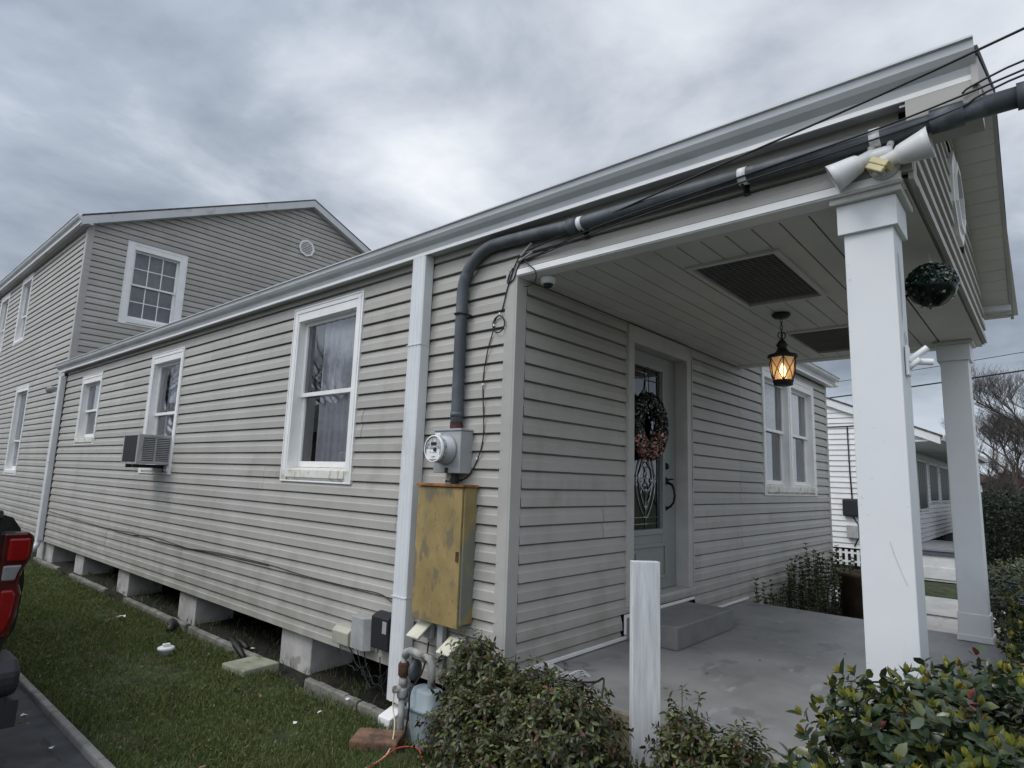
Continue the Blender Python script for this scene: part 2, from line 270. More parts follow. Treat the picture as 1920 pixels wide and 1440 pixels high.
MT['grass'] = leafmat('grass_blade', [(0, (0.060, 0.100, 0.022)), (0.36, (0.098, 0.135, 0.033)), (0.74, (0.145, 0.148, 0.054)), (0.93, (0.24, 0.20, 0.11))], 0.6, 0.2, 0.3)
def emis(name, col, st):
    m = bpy.data.materials.new(name); m.use_nodes = True; b = m.node_tree.nodes['Principled BSDF']
    b.inputs['Base Color'].default_value = (*col, 1); b.inputs['Emission Color'].default_value = (*col, 1); b.inputs['Emission Strength'].default_value = st; return m
MT['flame'] = emis('lamp_flame', (1.0, 0.62, 0.22), 14)
G0 = -1.42                                   # lawn level; heights are measured from the 13th siding course
ROW = 0.1143
class Wall:
    """a wall plane: u runs along it, d points out of it, z up"""
    def __init__(s, axis, plane, sign): s.a = axis; s.p = plane; s.s = sign
    def pt(s, u, d, z): return V(s.p+s.s*d, u, z) if s.a == 'x' else V(u, s.p+s.s*d, z)
    def box(s, mb, u0, u1, d0, d1, z0, z1):
        A = s.pt(u0, d0, z0); B = s.pt(u1, d1, z1); mb.box(A.x, B.x, A.y, B.y, A.z, B.z); return mb
SIDE = Wall('x', 0.0, -1); FRONT = Wall('y', 0.0, -1)
PROF = [(-.020, 0), (-.010, .015), (.001, .055), (.0095, .38), (.0145, .45), (.0155, .70), (.0175, .938), (-.020, .946), (-.020, 1.0)]
def clip(prof, za, zb):
    """profile of (d, z) with z falling; part between za (top) and zb (bottom)"""
    o = []
    for (d0, z0), (d1, z1) in zip(prof, prof[1:]):
        if z0 < zb-1e-9 or z1 > za+1e-9: continue
        if abs(z0-z1) < 1e-9:
            o += [(d0, z0), (d1, z1)]; continue
        t0 = min(max((z0-za)/(z0-z1), 0), 1); t1 = min(max((z0-zb)/(z0-z1), 0), 1)
        a = (d0+(d1-d0)*t0, z0+(z1-z0)*t0); b = (d0+(d1-d0)*t1, z0+(z1-z0)*t1); o += [a, b]
    r = []
    for p in o:
        if not r or (abs(p[0]-r[-1][0])+abs(p[1]-r[-1][1])) > 1e-7: r.append(p)
    return r
def siding(wall, zlo, zhi, lo, hi, openings=(), row=ROW, prof=PROF, phase=0.0, seams=True, seed=1, mb=None, dscale=1.0):
    """lapped vinyl courses; lo / hi are functions of z giving the ends of the wall"""
    mb = mb or MB(); R = random.Random(seed)
    if not callable(lo): l_ = lo; lo = lambda z: l_
    if not callable(hi): h_ = hi; hi = lambda z: h_
    k0 = math.floor((phase-zhi)/row); k1 = math.ceil((phase-zlo)/row); off = {}
    for k in range(k0, k1+1):
        zt = phase-k*row; zb = zt-row
        a = min(zt, zhi); b = max(zb, zlo)
        if a-b < 1e-4: continue
        if k//2 not in off:      # every pair of courses is one panel, with butt joints at its own places
            js = []; u = lo((a+b)/2)+R.uniform(.6, 3.6)
            while seams and u < hi((a+b)/2): js.append(u); u += 3.66
            off[k//2] = (js, [R.uniform(0, .003) for _ in range(len(js)+1)])
        js, ds = off[k//2]
        pr = [(d*dscale, zt-f*row) for d, f in prof]
        cuts = sorted({a, b} | {z for o_ in openings for z in (o_[2], o_[3]) if b+1e-4 < z < a-1e-4}, reverse=True)
        for za, zb_ in zip(cuts, cuts[1:]):
            zm = (za+zb_)/2; iv = [(None, None)]
            segs = [[lo, hi]]
            for (u0, u1, z0, z1) in openings:
                if z0 < zm < z1:
                    ns = []
                    for s_, e_ in segs:
                        sv, ev = s_(zm), e_(zm)
                        if u1 <= sv or u0 >= ev: ns.append([s_, e_]); continue
                        if u0 > sv: ns.append([s_, (lambda z, q=u0: q)])
                        if u1 < ev: ns.append([(lambda z, q=u1: q), e_])
                    segs = ns
            c = clip(pr, za, zb_)
            if len(c) < 2: continue
            for s_, e_ in segs:
                sv, ev = s_(zm), e_(zm)
                if ev-sv < 1e-3: continue
                b_ = [s_]+[(lambda z, q=j: q) for j in js if sv+.05 < j < ev-.05]+[e_]
                ji = sum(1 for j in js if j <= sv+.05)
                for i, (p, q) in enumerate(zip(b_, b_[1:])):
                    dd = ds[min(ji+i, len(ds)-1)]; n = len(c)
                    vs = [wall.pt(p(z), d+dd, z) for d, z in c]+[wall.pt(q(z), d+dd, z) for d, z in c]
                    mb.add(vs, [(j, j+1, n+j+1, n+j) for j in range(n-1)])
    return mb
def window(par, wall, u0, u1, z0, z1, tw=.095, top=.13, bot=.10, depth=.075, inside='curtain', muntin=False, split=.5, double=False, label=None, mats=('white',), sillmat='white', flip=1):
    """a double-hung window: casing > jambs, two sashes, panes, what hangs behind"""
    mb = MB(); B = lambda *a: wall.box(mb, *a)
    iu0, iu1, iz0, iz1 = u0+tw, u1-tw, z0+bot, z1-top
    for a in ((u0, u0+.014, -.005, .024, z0, z1), (u1-.014, u1, -.005, .024, z0, z1), (u0+.014, u1-.014, -.005, .024, z1-.014, z1), (u0+.014, u1-.014, -.005, .024, z0, z0+.014)): B(*a)
    B(u0+.014, iu0, -.005, .018, z0+.014, z1-.014); B(iu1, u1-.014, -.005, .018, z0+.014, z1-.014); B(iu0, iu1, -.005, .018, iz1, z1-.014)
    B(u0+.03, iu0-.02, .018, .023, iz0, z1-.05); B(iu1+.02, u1-.03, .018, .023, iz0, z1-.05); B(u0+.03, u1-.03, .018, .025, z1-.055, z1-.03)
    D = -depth-.05
    for a in ((iu0-.02, iu0, D, -.005, iz0, iz1+.02), (iu1, iu1+.02, D, -.005, iz0, iz1+.02), (iu0, iu1, D, -.005, iz1, iz1+.02)): B(*a)
    o = mb.build('window', MT['white'], par, bevel=.002)
    if label: o['label'] = label
    s = MB(); P = [wall.pt(u, d, z) for u in (iu0-.0, iu1+.0) for d, z in ((D, iz0+.035), (.030, iz0+.004), (.030, z0+.04), (-.004, z0+.014), (D, z0+.014))]
    s.add(P, [(0, 1, 6, 5), (1, 2, 7, 6), (2, 3, 8, 7), (0, 4, 3, 2, 1), (5, 6, 7, 8, 9)])
    wall.box(s, u0+.014, iu0, .0, .022, z0+.014, iz0+.0); wall.box(s, iu1, u1-.014, .0, .022, z0+.014, iz0+.0)
    s.build('sill', MT[sillmat], o, bevel=.002)
    spans = [(iu0, iu1)]
    if double:
        um = (iu0+iu1)/2; m2 = MB(); wall.box(m2, um-.07, um+.07, D, .012, iz0, iz1); wall.box(m2, um-.035, um+.035, .012, .022, iz0, iz1); m2.build('mullion', MT['white'], o, bevel=.002)
        spans = [(iu0, um-.07), (um+.07, iu1)]
    zm = iz0+.03+(iz1-iz0-.03)*split
    for (a, b) in spans:
        for lvl, (za, zb, d0) in enumerate(((zm-.02, iz1, -depth+.022), (iz0+.03, zm+.02, -depth-.006))):
            sm = MB(); f = .038
            wall.box(sm, a, a+f, d0-.024, d0, za, zb); wall.box(sm, b-f, b, d0-.024, d0, za, zb)
            wall.box(sm, a+f, b-f, d0-.024, d0, zb-.034, zb); wall.box(sm, a+f, b-f, d0-.024, d0, za, za+(.05 if lvl else .036))
            if muntin:
                w_ = (b-a-2*f)/3
                for i in (1, 2): wall.box(sm, a+f+w_*i-.009, a+f+w_*i+.009, d0-.016, d0-.006, za+.03, zb-.03)
                zc_ = (za+zb)/2; wall.box(sm, a+f, b-f, d0-.0165, d0-.0065, zc_-.009, zc_+.009)
            sh = sm.build('sash', MT['white'], o, bevel=.0015)
            g = MB(); q_ = [wall.pt(a+f-.003, d0-.018, za+.03), wall.pt(b-f+.003, d0-.018, za+.03), wall.pt(b-f+.003, d0-.018, zb-.03), wall.pt(a+f-.003, d0-.018, zb-.03)]; g.quad(*(q_[::-1] if wall.a == 'x' else q_))
            g.build('pane', MT['glass'], o)
    rm = MB(); e = -.9
    C = [wall.pt(u, d, z) for u in (u0+.02, u1-.02) for d in (D-.001, e) for z in (z0+.03, z1-.03)]
    rm.add(C, [(2, 3, 7, 6), (0, 1, 3, 2), (4, 6, 7, 5), (0, 2, 6, 4), (1, 5, 7, 3)]); rm.build('dark_backing', MT['room'], o)  # dark box added behind the glass, its grey standing for the unlit room
    if inside == 'curtain':
        for (a, b) in spans:
            c = MB(); c.smooth = True; n = 90; ca, cb_ = a+.02, b-.02
            if double: ca, cb_ = a+.03, b-.02
            if wall.a == 'x': cb_ = b-.14 if not double else b-.02; ca = a-.1
            pts = []
            for i in range(n+1):
                u = ca+(cb_-ca)*i/n
                d = D-.045+.018*math.sin(u*62)+.009*math.sin(u*131+1)+.006*math.sin(u*31+.5)
                pts.append((u, d))
            vs = [wall.pt(u, d, z) for z in (iz1, iz0+.02) for u, d in pts]
            c.add(vs, [(i, i+1, n+2+i, n+1+i) for i in range(n)]); c.build('curtain', MT['curtain' if wall.a == 'x' else 'lace'], o)
    elif inside == 'blind':
        c = MB(); z = iz1-.01
        while z > iz0: c.quad(wall.pt(iu0, D-.04, z), wall.pt(iu1, D-.04, z), wall.pt(iu1, D-.065, z-.021), wall.pt(iu0, D-.065, z-.021)); z -= .026
        c.build('blind', MT['blind'], o)
    return o
def gutter(par, p0, p1, outdir, name='gutter', zt=1.90, sc=1.0, lit_lip=True):
    """K-style gutter from p0 to p1 (points on the wall face at soffit height), outdir horizontal"""
    pr = [(0, 0), (.098, 0), (.102, .012), (.112, .042), (.142, .066), (.158, .088), (.163, .118), (.176, .122), (.176, .130), (.152, .130), (.150, .10), (.12, .10), (0, .10)]
    mb = MB(); mb.extr([(a*sc, b*sc) for a, b in pr], p0, p1, outdir, (0, 0, 1)); g = mb.build(name, MT['gutter'], par)
    t = MB(); t.extr([(.094*sc, -.012), (.106*sc, -.012), (.106*sc, .010), (.094*sc, -.002)], p0, p1, outdir, (0, 0, 1)); t.build('lit_lip_strip', MT['frieze'], g)  # white strip paints in the light caught by the gutter's bottom lip
    return g
# ================================================================== the grounds
def sheet(name, pts, z, m, kind='structure'):
    mb = MB(); mb.quad(*[(x, y, z) for x, y in pts]); return tag(mb.build(name, m), kind=kind)
sheet('ground', [(-400, -400), (400, -400), (400, 400), (-400, 400)], G0-.06, MT['turf'])
def lumpy(name, x0, x1, y0, y1, z, m, step=.12, amp=.012, edge=True):
    xs = np.arange(x0, x1+1e-6, step); ys = np.arange(y0, y1+1e-6, step); X, Y = np.meshgrid(xs, ys, indexing='ij')
    Z = np.array([[z+amp*noise.noise(V(a*2.1, b*2.1, 3)) for b in ys] for a in xs])
    if edge: Z[0, :] = Z[-1, :] = z-.06; Z[:, 0] = Z[:, -1] = z-.06
    nx, ny = X.shape; I = np.arange(nx*ny).reshape(nx, ny)
    F = np.stack([I[:-1, :-1], I[1:, :-1], I[1:, 1:], I[:-1, 1:]], -1).reshape(-1, 4)
    return tag(npmesh(name, np.stack([X, Y, Z], -1).reshape(-1, 3), F, m, smooth=True), kind='structure')
lumpy('lawn', -1.60, -.10, -6.0, 12.6, G0, MT['turf'])
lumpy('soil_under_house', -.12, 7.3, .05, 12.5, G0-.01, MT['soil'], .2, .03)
fb = lumpy('flower_bed', -.62, .075, -2.35, .30, -1.16, MT['soil'], .06, .05)
for v_ in fb.data.vertices: v_.co.z = G0-.02+(v_.co.z-G0+.02)*min(max((-.25-v_.co.y)/.5, 0), 1)
lumpy('planting_bed', 3.7, 7.6, -1.02, .02, G0+.01, MT['soil'], .1, .03)
sheet('driveway', [(-6.2, -30), (-1.60, -30), (-1.60, 30), (-6.2, 30)], G0-.022, MT['asph'])
kb = MB()
y = -6.0
while y < 14: kb.box(-1.606, -1.558, y, y+1.494, G0-.12, G0+.022+random.uniform(-.004, .004)); y += 1.5
tag(kb.build('driveway_kerb', MT['kerb'], bevel=.012), kind='structure')
sheet('concrete_drive', [(7.45, -14), (9.2, -14), (9.2, 20), (7.45, 20)], G0-.02, MT['path'])
sheet('front_path', [(3.75, -8), (7.25, -8), (7.25, -1.04), (3.75, -1.04)], G0-.012, MT['path'])
sheet('drive_joint', [(7.25, -14), (7.45, -14), (7.45, 20), (7.25, 20)], G0-.028, MT['conc'])
# concrete edging strips between lawn and house: laid end to end, each a loose length
ys = [(.50, 1.18), (1.20, 1.86), (2.60, 4.02), (4.10, 5.9), (6.6, 8.2), (8.8, 10.3), (-.30, .44)]
eg = []
for i, (a, b) in enumerate(ys):
    m_b = MB(); n = 9
    pr = [(-.030, 0), (.030, 0), (.028, .095), (.015, .105), (-.018, .103), (-.029, .092)]
    for j in range(n):
        ya = a+(b-a)*j/n; yb = a+(b-a)*(j+1)/n; dz = random.uniform(-.004, .004)
        m_b.extr([(p+random.uniform(-.002, .002), q+dz) for p, q in pr], (-.125, ya, G0-.05), (-.125, yb+.0004, G0-.05), (1, 0, 0), (0, 0, 1))
    o = m_b.build('edging_block', MT['conc'], off=(-.125, a, G0)); o.location = (-.125, a, G0); eg.append(o)
    lb = ['mossy concrete edging strip beside the gas meter, nearer of the two butted lengths', 'mossy concrete edging strip just in front of the nearest white pier', 'long concrete edging strip between the nearest and second piers',
          'concrete edging strip between the second and third piers', 'concrete edging strip between the third and fourth piers', 'concrete edging strip farthest back, beside the last pier', 'short concrete edging strip behind the brown brick at the gas meter'][i]
    tag(o, lb, 'edging', 'concrete edging strips along the lawn')
# ================================================================== the bungalow
H = thing('bungalow', 'single storey house with beige vinyl siding, a front porch and white piers', 'house')
SOF = 1.465; EAVE = 1.775; BOT = -1.128; ZR = BOT
SW = [(1.654, 2.747, .09, 1.678), (5.290, 6.350, .09, 1.630), (8.396, 9.430, .48, 1.602)]
siding(SIDE, ZR, EAVE, .06, 10.42, [(a+.008, b-.008, c+.008, d-.008) for a, b, c, d in SW], seed=3).build('siding_wall', MT['siding'], H)
siding(SIDE, 1.512, EAVE, -2.135, .06, seed=5).build('siding_wall', MT['siding'], H)
DOOR = (1.350, 2.505, -.775, 1.448); RW = (4.40, 6.48, .09, 1.62)
siding(FRONT, -.955, SOF, .085, 3.70, [(DOOR[0]+.008, DOOR[1]-.008, DOOR[2]+.008, DOOR[3]-.008), (1.30, 2.55, -1.2, -.80)], seed=8).build('siding_wall', MT['siding'], H)
siding(FRONT, -1.09, 1.72, 3.70, 7.14, [(RW[0]+.008, RW[1]-.008, RW[2]+.008, RW[3]-.008)], seed=12).build('siding_wall', MT['siding'], H)
GY = -2.15; GW = Wall('y', GY, -1)
AX = 1.95; SL = .45
siding(GW, SOF+.004, EAVE+SL*AX-.05, lambda z: max(.02, (z-EAVE)/SL+.02), lambda z: min(3.80, 3.88-(z-EAVE)/SL), [(AX-.29, AX+.29, 1.83, 2.41)], seed=4, seams=False).build('siding_wall', MT['siding'], H)
# outside corner posts
def cpost(x, y, sx, sy, z0, z1, w=.082):
    m_ = MB(); m_.box(x-.018*sx, x+w*sx, y-.018*sy, y-.001*sy, z0, z1); m_.box(x-.018*sx, x-.001*sx, y-.001*sy, y+w*sy, z0, z1); return m_.build('corner_post', MT['siding_post'], H, bevel=.003)
cpost(0, 0, 1, 1, -1.14, 1.512)
cpost(7.16, 0, -1, 1, -1.13, 1.72, .06)
m_ = MB(); m_.box(-.018, .02, -2.172, -2.10, 1.50, 1.64); m_.box(.002, .10, -2.172, -2.152, 1.47, 1.64); m_.build('corner_post', MT['siding_post'], H, bevel=.002)
# back, far and inner walls so that the house is closed from any side
m_ = MB(); m_.box(7.15, 7.20, .02, 10.4, BOT, 1.74); m_.box(0.05, 7.1, 10.44, 10.46, BOT, 1.74); m_.build('rear_wall', MT['siding_post'], H)
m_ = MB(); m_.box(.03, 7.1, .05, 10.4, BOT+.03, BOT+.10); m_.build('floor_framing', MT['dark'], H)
m_ = MB(); m_.box(.14, 7.05, .20, 10.38, EAVE-.10, EAVE-.04); m_.build('ceiling_deck', MT['dark'], H)
# piers
for i, (a, b) in enumerate([(10.02, 10.5), (8.33, 8.75), (6.40, 6.81), (4.36, 4.80), (2.12, 2.60)]):
    m_ = MB(); m_.box(.045, .46, a, b, G0-.06, BOT+.012); m_.build('pier', MT['pier'], H, bevel=.008)
for x in (2.4, 4.7, 7.0):
    for y in (2.3, 4.5, 6.6, 8.5):
        m_ = MB(); m_.box(x, x+.4, y, y+.4, G0-.06, BOT+.03); m_.build('pier', MT['pier'], H, bevel=.008)
m_ = MB(); m_.box(.02, 7.1, 10.52, 10.9, G0-.05, BOT); m_.build('foundation_wall', MT['pier'], H)
m_ = MB(); m_.box(.10, 3.72, .03, .12, G0-.05, -.99); m_.build('foundation_wall', MT['pier'], H)
m_ = MB(); m_.box(3.722, 7.12, .03, .12, G0-.05, BOT+.05); m_.build('foundation_wall', MT['pier'], H)
m_ = MB(); m_.box(7.02, 7.12, .122, 10.5, G0-.05, BOT+.025); m_.build('foundation_wall', MT['pier'], H)  # unseen skirt added on the far side to stop light leaking underneath
# porch slab, step
m_ = MB(); m_.box(.08, 3.69, -2.30, -.004, G0-.05, -.98); m_.build('porch_slab', MT['slab'], H, bevel=.012)
m_ = MB(); m_.box(1.335, 2.335, -.44, -.006, -.979, -.82); m_.build('step', MT['step'], H, bevel=.008)
m_ = MB(); m_.box(.055, .085, -2.30, .02, -1.20, -.99); m_.build('slab_form_board', MT['oldwood'], H, bevel=.003)
# white base trim
m_ = MB()
for a in ((.05, 1.345, -.985, -.955), (3.0, 3.80, -.984, -.955)): m_.box(a[0], a[1], -.034, -.0165, a[2]+.012, a[3]+.004)
m_.box(1.322, 1.345, -.034, -.0165, -.939, -.800); m_.box(1.345, 2.50, -.034, -.0165, -.822, -.800)
m_.build('base_trim', MT['white'], H, bevel=.002)
# frieze trim and porch ceiling
m_ = MB(); m_.box(-.022, .030, -2.13, -.012, 1.470, 1.509); m_.box(-.014, .085, -2.13, .055, 1.464, 1.474); m_.build('frieze_board', MT['frieze'], H, bevel=.002)
VENT = [(.46, 1.47, -1.475, -.935), (2.39, 3.36, -1.465, -.885)]
m_ = MB(); PW = .136
def plank(mb, x0, x1, y0, y1, z): mb.box(x0, x1, y0+.004, y1-.004, z, z+.012)
m_.box(-.012, 3.80, -2.135, -1.86-.008, SOF+.002, SOF+.012)      # plain board at the front beam
m_.box(-.012, .125, -1.862, -.002, SOF+.0005, SOF+.012); m_.box(3.66, 3.80, -1.862, -.002, SOF+.0005, SOF+.012)
y = -1.86
while y < -.02:
    y1 = min(y+PW, -.002); xs_ = [(.132, 3.655)]
    for vx0, vx1, vy0, vy1 in VENT:
        if y1 > vy0 and y < vy1:
            ns = []
            for a, b in xs_:
                if vx1 <= a or vx0 >= b: ns.append((a, b)); continue
                ns += [(a, vx0), (vx1, b)]
            xs_ = ns
            if vy0-y > .01: plank(m_, vx0, vx1, y, vy0+.004, SOF+.006)
            if y1-vy1 > .01: plank(m_, vx0, vx1, vy1-.004, y1, SOF+.006)
    for a, b in xs_: plank(m_, a, b, y, y1, SOF+.006)
    y = y1
m_.build('porch_ceiling', MT['soffit'], H, bevel=.002)
m_ = MB(); m_.box(-.010, 3.80, -2.13, 0, SOF+.02, SOF+.03); m_.build('ceiling_backing', MT['dark'], H)
for vx0, vx1, vy0, vy1 in VENT:
    m_ = MB(); f = .032
    for a in ((vx0, vx1, vy0, vy0+f), (vx0, vx1, vy1-f, vy1), (vx0, vx0+f, vy0+f, vy1-f), (vx1-f, vx1, vy0+f, vy1-f)):
        m_.box(a[0], a[1], a[2], a[3], SOF-.012, SOF+.018)
    v = m_.build('ceiling_vent', MT['soffit'], H, bevel=.003)
    m_ = MB(); s_ = .028; x = vx0+f
    while x < vx1-f: m_.box(x, x+.0045, vy0+f, vy1-f, SOF+.004, SOF+.007); x += s_
    yy = vy0+f
    while yy < vy1-f: m_.box(vx0+f, vx1-f, yy, yy+.0032, SOF+.0075, SOF+.009); yy += .040
    m_.build('screen', MT['screen'], v)
# columns
for cx_, cy0, cy1 in ((.05, -2.08, -1.89), (3.45, -2.05, -1.855)):
    m_ = MB(); m_.box(cx_, cx_+.20, cy0, cy1, -.975, 1.31); c = m_.build('column', MT['column'], H, bevel=.004)
    m_ = MB(); m_.box(cx_-.020, cx_+.220, cy0-.020, cy1+.020, 1.300, 1.435); m_.build('capital', MT['column'], c, bevel=.002)
    m_ = MB(); m_.box(cx_-.045, cx_+.245, cy0-.045, cy1+.045, 1.436, 1.466); m_.build('capital_moulding', MT['soffit'], c, bevel=.006)
    m_ = MB(); m_.box(cx_-.010, cx_+.210, cy0-.010, cy1+.010, -.9755, -.765); m_.box(cx_-.022, cx_+.222, cy0-.022, cy1+.022, -.977, -.930); m_.build('column_base', MT['column'], c, bevel=.003)
    for zz in (-.60, .12, .86):
        for yy in (cy0+.012, cy1-.012):
            m_ = MB(); m_.lathe([(.0022, .0006), (.0030, 0)], (cx_-.0001, yy, zz), (-1, 0, 0), 8); m_.build('nail_head', MT['colshade'], c)
    if cx_ < 1:
        m_ = MB(); m_.tube([(cx_-.0015, -2.00, -.02), (cx_-.0015, -2.012, -.07), (cx_-.0015, -2.035, -.14), (cx_-.0015, -2.052, -.185)], .0013, 5)
        m_.build('scratch', MT['colshade'], c)
        m_ = MB(); m_.quad(*[(cx_+a, cy0-.0012, z) for a, z in ((.06, 1.20), (.10, 1.19), (.11, 1.05), (.09, .93), (.07, .88), (.075, 1.0))]); m_.quad(*[(cx_+a, cy0-.0012, z) for a, z in ((.10, .86), (.16, .84), (.16, .70), (.12, .66))]); m_.build('bare_patch', MT['colshade'], c)
# roof: porch and main gable, lower-pitched block on the right
EZ = 1.885; RXL, RXR = -.13, 4.03; AZ = EZ+SL*(AX-RXL); RXR = AX+(AX-RXL)
m_ = MB()
for (ya, yb) in ((-2.42, 10.48),):
    for sgn in (1, -1):
        xe = RXL if sgn == 1 else RXR
        ye = ya+(.055 if sgn == -1 else 0)
        m_.add([(xe, ye, EZ), (AX, ya, AZ), (AX, yb, AZ), (xe, yb, EZ), (xe, ye, EZ-.035), (AX, ya, AZ-.035), (AX, yb, AZ-.035), (xe, yb, EZ-.035)],
               [(0, 1, 2, 3), (4, 7, 6, 5), (0, 4, 5, 1), (3, 2, 6, 7), (0, 3, 7, 4)])
ex, ey = 7.34, -.13
m_.add([(3.9, ey, 1.835), (ex, ey, 1.835), (ex, 10.4, 1.835), (3.9, 10.4, 1.835), (3.9, 5, 3.0), (5.0, 5, 3.0)], [(0, 1, 5, 4), (1, 2, 5), (2, 3, 4, 5), (0, 4, 3)])
m_.build('roof', MT['shingle'], H)
m_ = MB()      # rake boards and rake soffit
for sgn in (1, -1):
    xe = RXL+.015 if sgn == 1 else RXR-.015
    for (d0, d1, t0, t1) in ((-2.415, -2.392, .036, .155),):
        k_ = .055 if sgn == -1 else 0
        m_.add([(xe, d0+k_, EZ-t0), (AX, d0, AZ-t0), (AX, d0, AZ-t1), (xe, d0+k_, EZ-t1), (xe, d1+k_, EZ-t0), (AX, d1, AZ-t0), (AX, d1, AZ-t1), (xe, d1+k_, EZ-t1)],
               [(0, 1, 2, 3), (7, 6, 5, 4), (3, 2, 6, 7), (0, 3, 7, 4)])
m_.build('rake_board', MT['siding_post'], H)
m_ = MB()
for sgn in (1, -1):
    n = 17; xe = RXL+.03 if sgn == 1 else RXR-.03
    for i in range(n):
        xa = xe+(AX-xe)*i/n; xb = xe+(AX-xe)*(i+1)/n; g = .006*sgn
        za = EZ-.14+SL*abs(xa-xe)+.0; zb = EZ-.14+SL*abs(xb-xe)
        oa, ob = (-2.391+(.055*(1-i/n) if sgn == -1 else 0)), (-2.391+(.055*(1-(i+1)/n) if sgn == -1 else 0))
        m_.add([(xa+g, oa, za), (xb, ob, zb), (xb, -2.15, zb), (xa+g, -2.15, za), (xa+g, oa, za+.01), (xb, ob, zb+.01), (xb, -2.15, zb+.01), (xa+g, -2.15, za+.01)],
               [(0, 1, 2, 3), (0, 3, 7, 4), (1, 5, 6, 2), (0, 4, 5, 1)])
    m_.add([(xe, -2.391, EZ-.128), (AX, -2.391, AZ-.128), (AX, -2.15, AZ-.128), (xe, -2.15, EZ-.128)], [(0, 1, 2, 3)])
m_.build('rake_soffit', MT['soffit'], H)
m_ = MB(); zt_ = EZ-.145
m_.add([(-.105, -2.412, 1.640), (-.105, -2.412, EZ-.05), (.14, -2.412, EZ+.02), (.14, -2.412, 1.66), (-.105, -2.172, 1.640), (-.105, -2.172, EZ-.05), (.14, -2.172, EZ+.02), (.14, -2.172, 1.66)], [(0, 1, 2, 3), (4, 7, 6, 5), (0, 3, 7, 4), (0, 4, 5, 1), (3, 2, 6, 7)])
m_.build('eave_return', MT['siding_post'], H); m_ = MB()
m_.add([(RXR-.02, -2.36, 1.76), (RXR-.02, -2.36, EZ-.05), (3.93, -2.36, EZ+.00), (3.93, -2.36, 1.765), (RXR-.02, -2.172, 1.76), (RXR-.02, -2.172, EZ-.05), (3.93, -2.172, EZ+.00), (3.93, -2.172, 1.765)], [(3, 2, 1, 0), (5, 6, 7, 4), (4, 7, 3, 0), (0, 1, 5, 4), (3, 7, 6, 2)])
m_.build('eave_return', MT['siding_post'], H)
# gutters
gutter(H, (0, -2.410, EAVE), (0, 10.66, EAVE), (-1, 0, 0))
gutter(H, (3.82, -2.35, EAVE), (3.82, -.12, EAVE), (1, 0, 0))
gutter(H, (3.84, -.012, 1.722), (7.30, -.012, 1.722), (0, -1, 0), sc=1.05)
m_ = MB(); m_.box(7.16, 7.36, -.16, 10.4, 1.735, 1.83); m_.build('side_fascia', MT['frieze'], H)
# octagonal gable vent
def octo(r, cx=AX, cz=2.12): return [(cx+r*math.cos(math.pi/8+i*math.pi/4), cz+r*math.sin(math.pi/8+i*math.pi/4)) for i in range(8)]
m_ = MB()
for ri, ro, d0, d1 in ((.225, .315, .0, .03), (.20, .24, .03, .045)):
    A, B_ = octo(ri), octo(ro)
    for i in range(8):
        j = (i+1) % 8; q = [A[i], A[j], B_[j], B_[i]]
        m_.add([(x, GY-d1, z) for x, z in q]+[(x, GY-d0+.01, z) for x, z in q], [(0, 1, 2, 3), (7, 6, 5, 4), (0, 4, 5, 1), (1, 5, 6, 2), (2, 6, 7, 3), (3, 7, 4, 0)])
gv = m_.build('gable_vent', MT['white'], H)
m_ = MB()
for i in range(11):
    z = 2.12-.2+i*.04; hw = .21 if abs(z-2.12) < .09 else .21-(abs(z-2.12)-.09)
    m_.quad((AX-hw, GY-.02, z-.012), (AX+hw, GY-.02, z-.012), (AX+hw, GY+.01, z+.018), (AX-hw, GY+.01, z+.018))
m_.quad((AX-.25, GY+.012, 1.88), (AX+.25, GY+.012, 1.88), (AX+.25, GY+.012, 2.36), (AX-.25, GY+.012, 2.36)); m_.build('louvre', MT['shutter'], gv)
# windows
window(H, SIDE, *SW[0], inside='curtain', sillmat='sill', split=.49, label='side window with sheer curtains and a stained sill')
window(H, SIDE, *SW[1], inside='curtain', split=.49, label='side window filled at the bottom by an air conditioner')
window(H, SIDE, *SW[2], inside='curtain', split=.49, tw=.08, sillmat='sill', label='small side window with a mildewed sill')
window(H, FRONT, *RW, inside='curtain', double=True, split=.52, sillmat='sill', label='pair of front windows right of the porch')
# downspouts
def downspout(y, z1, z0, bottom, x=-.022, label=None, w=.145):
    m_ = MB(); y0, y1 = y-w/2, y+w/2; n = 3
    pr = []
    # ribbed face: shallow flutes on the outer side
    fl = [(0, -.078), (w*.10, -.086), (w*.22, -.086), (w*.28, -.080), (w*.36, -.086), (w*.48, -.086), (w*.54, -.080), (w*.62, -.086), (w*.74, -.086), (w*.80, -.080), (w*.88, -.086), (w, -.078)]
    pr = [(a+y0, b) for a, b in fl]+[(y1, .0), (y0, .0)]
    m_.extr([(b+x, a) for a, b in pr], (0, 0, z0), (0, 0, z1), (1, 0, 0), (0, 1, 0))
    d = m_.build('downspout', MT['spout'], H, bevel=.002)
    if label: d['label'] = label
    for z in bottom:
        s_ = MB(); s_.box(x-.090, x+.002, y0-.004, y1+.004, z, z+.006); s_.build('joint', MT['spout'], d)
    return d
downspout(.872, 1.772, -1.30, [1.10, -.64], label='wide near downspout beside the electric meter')
d2 = downspout(10.52, 1.70, -1.12, [.2], label='far downspout at the corner of the taller house')
m_ = MB(); m_.tube([(-.065, 10.52, -1.10), (-.085, 10.50, -1.20), (-.18, 10.42, -1.27), (-.42, 10.25, -1.31)], .045, 10); m_.build('elbow', MT['spout'], d2)
d3 = MB(); d3.box(-.18, -.03, .80, .92, -1.41, -1.325, ); d3.v = [(x, y, z-(.05 if x < -.1 else 0)) for x, y, z in d3.v]
o = d3.build('downspout_elbow', MT['frieze'], H, bevel=.006)
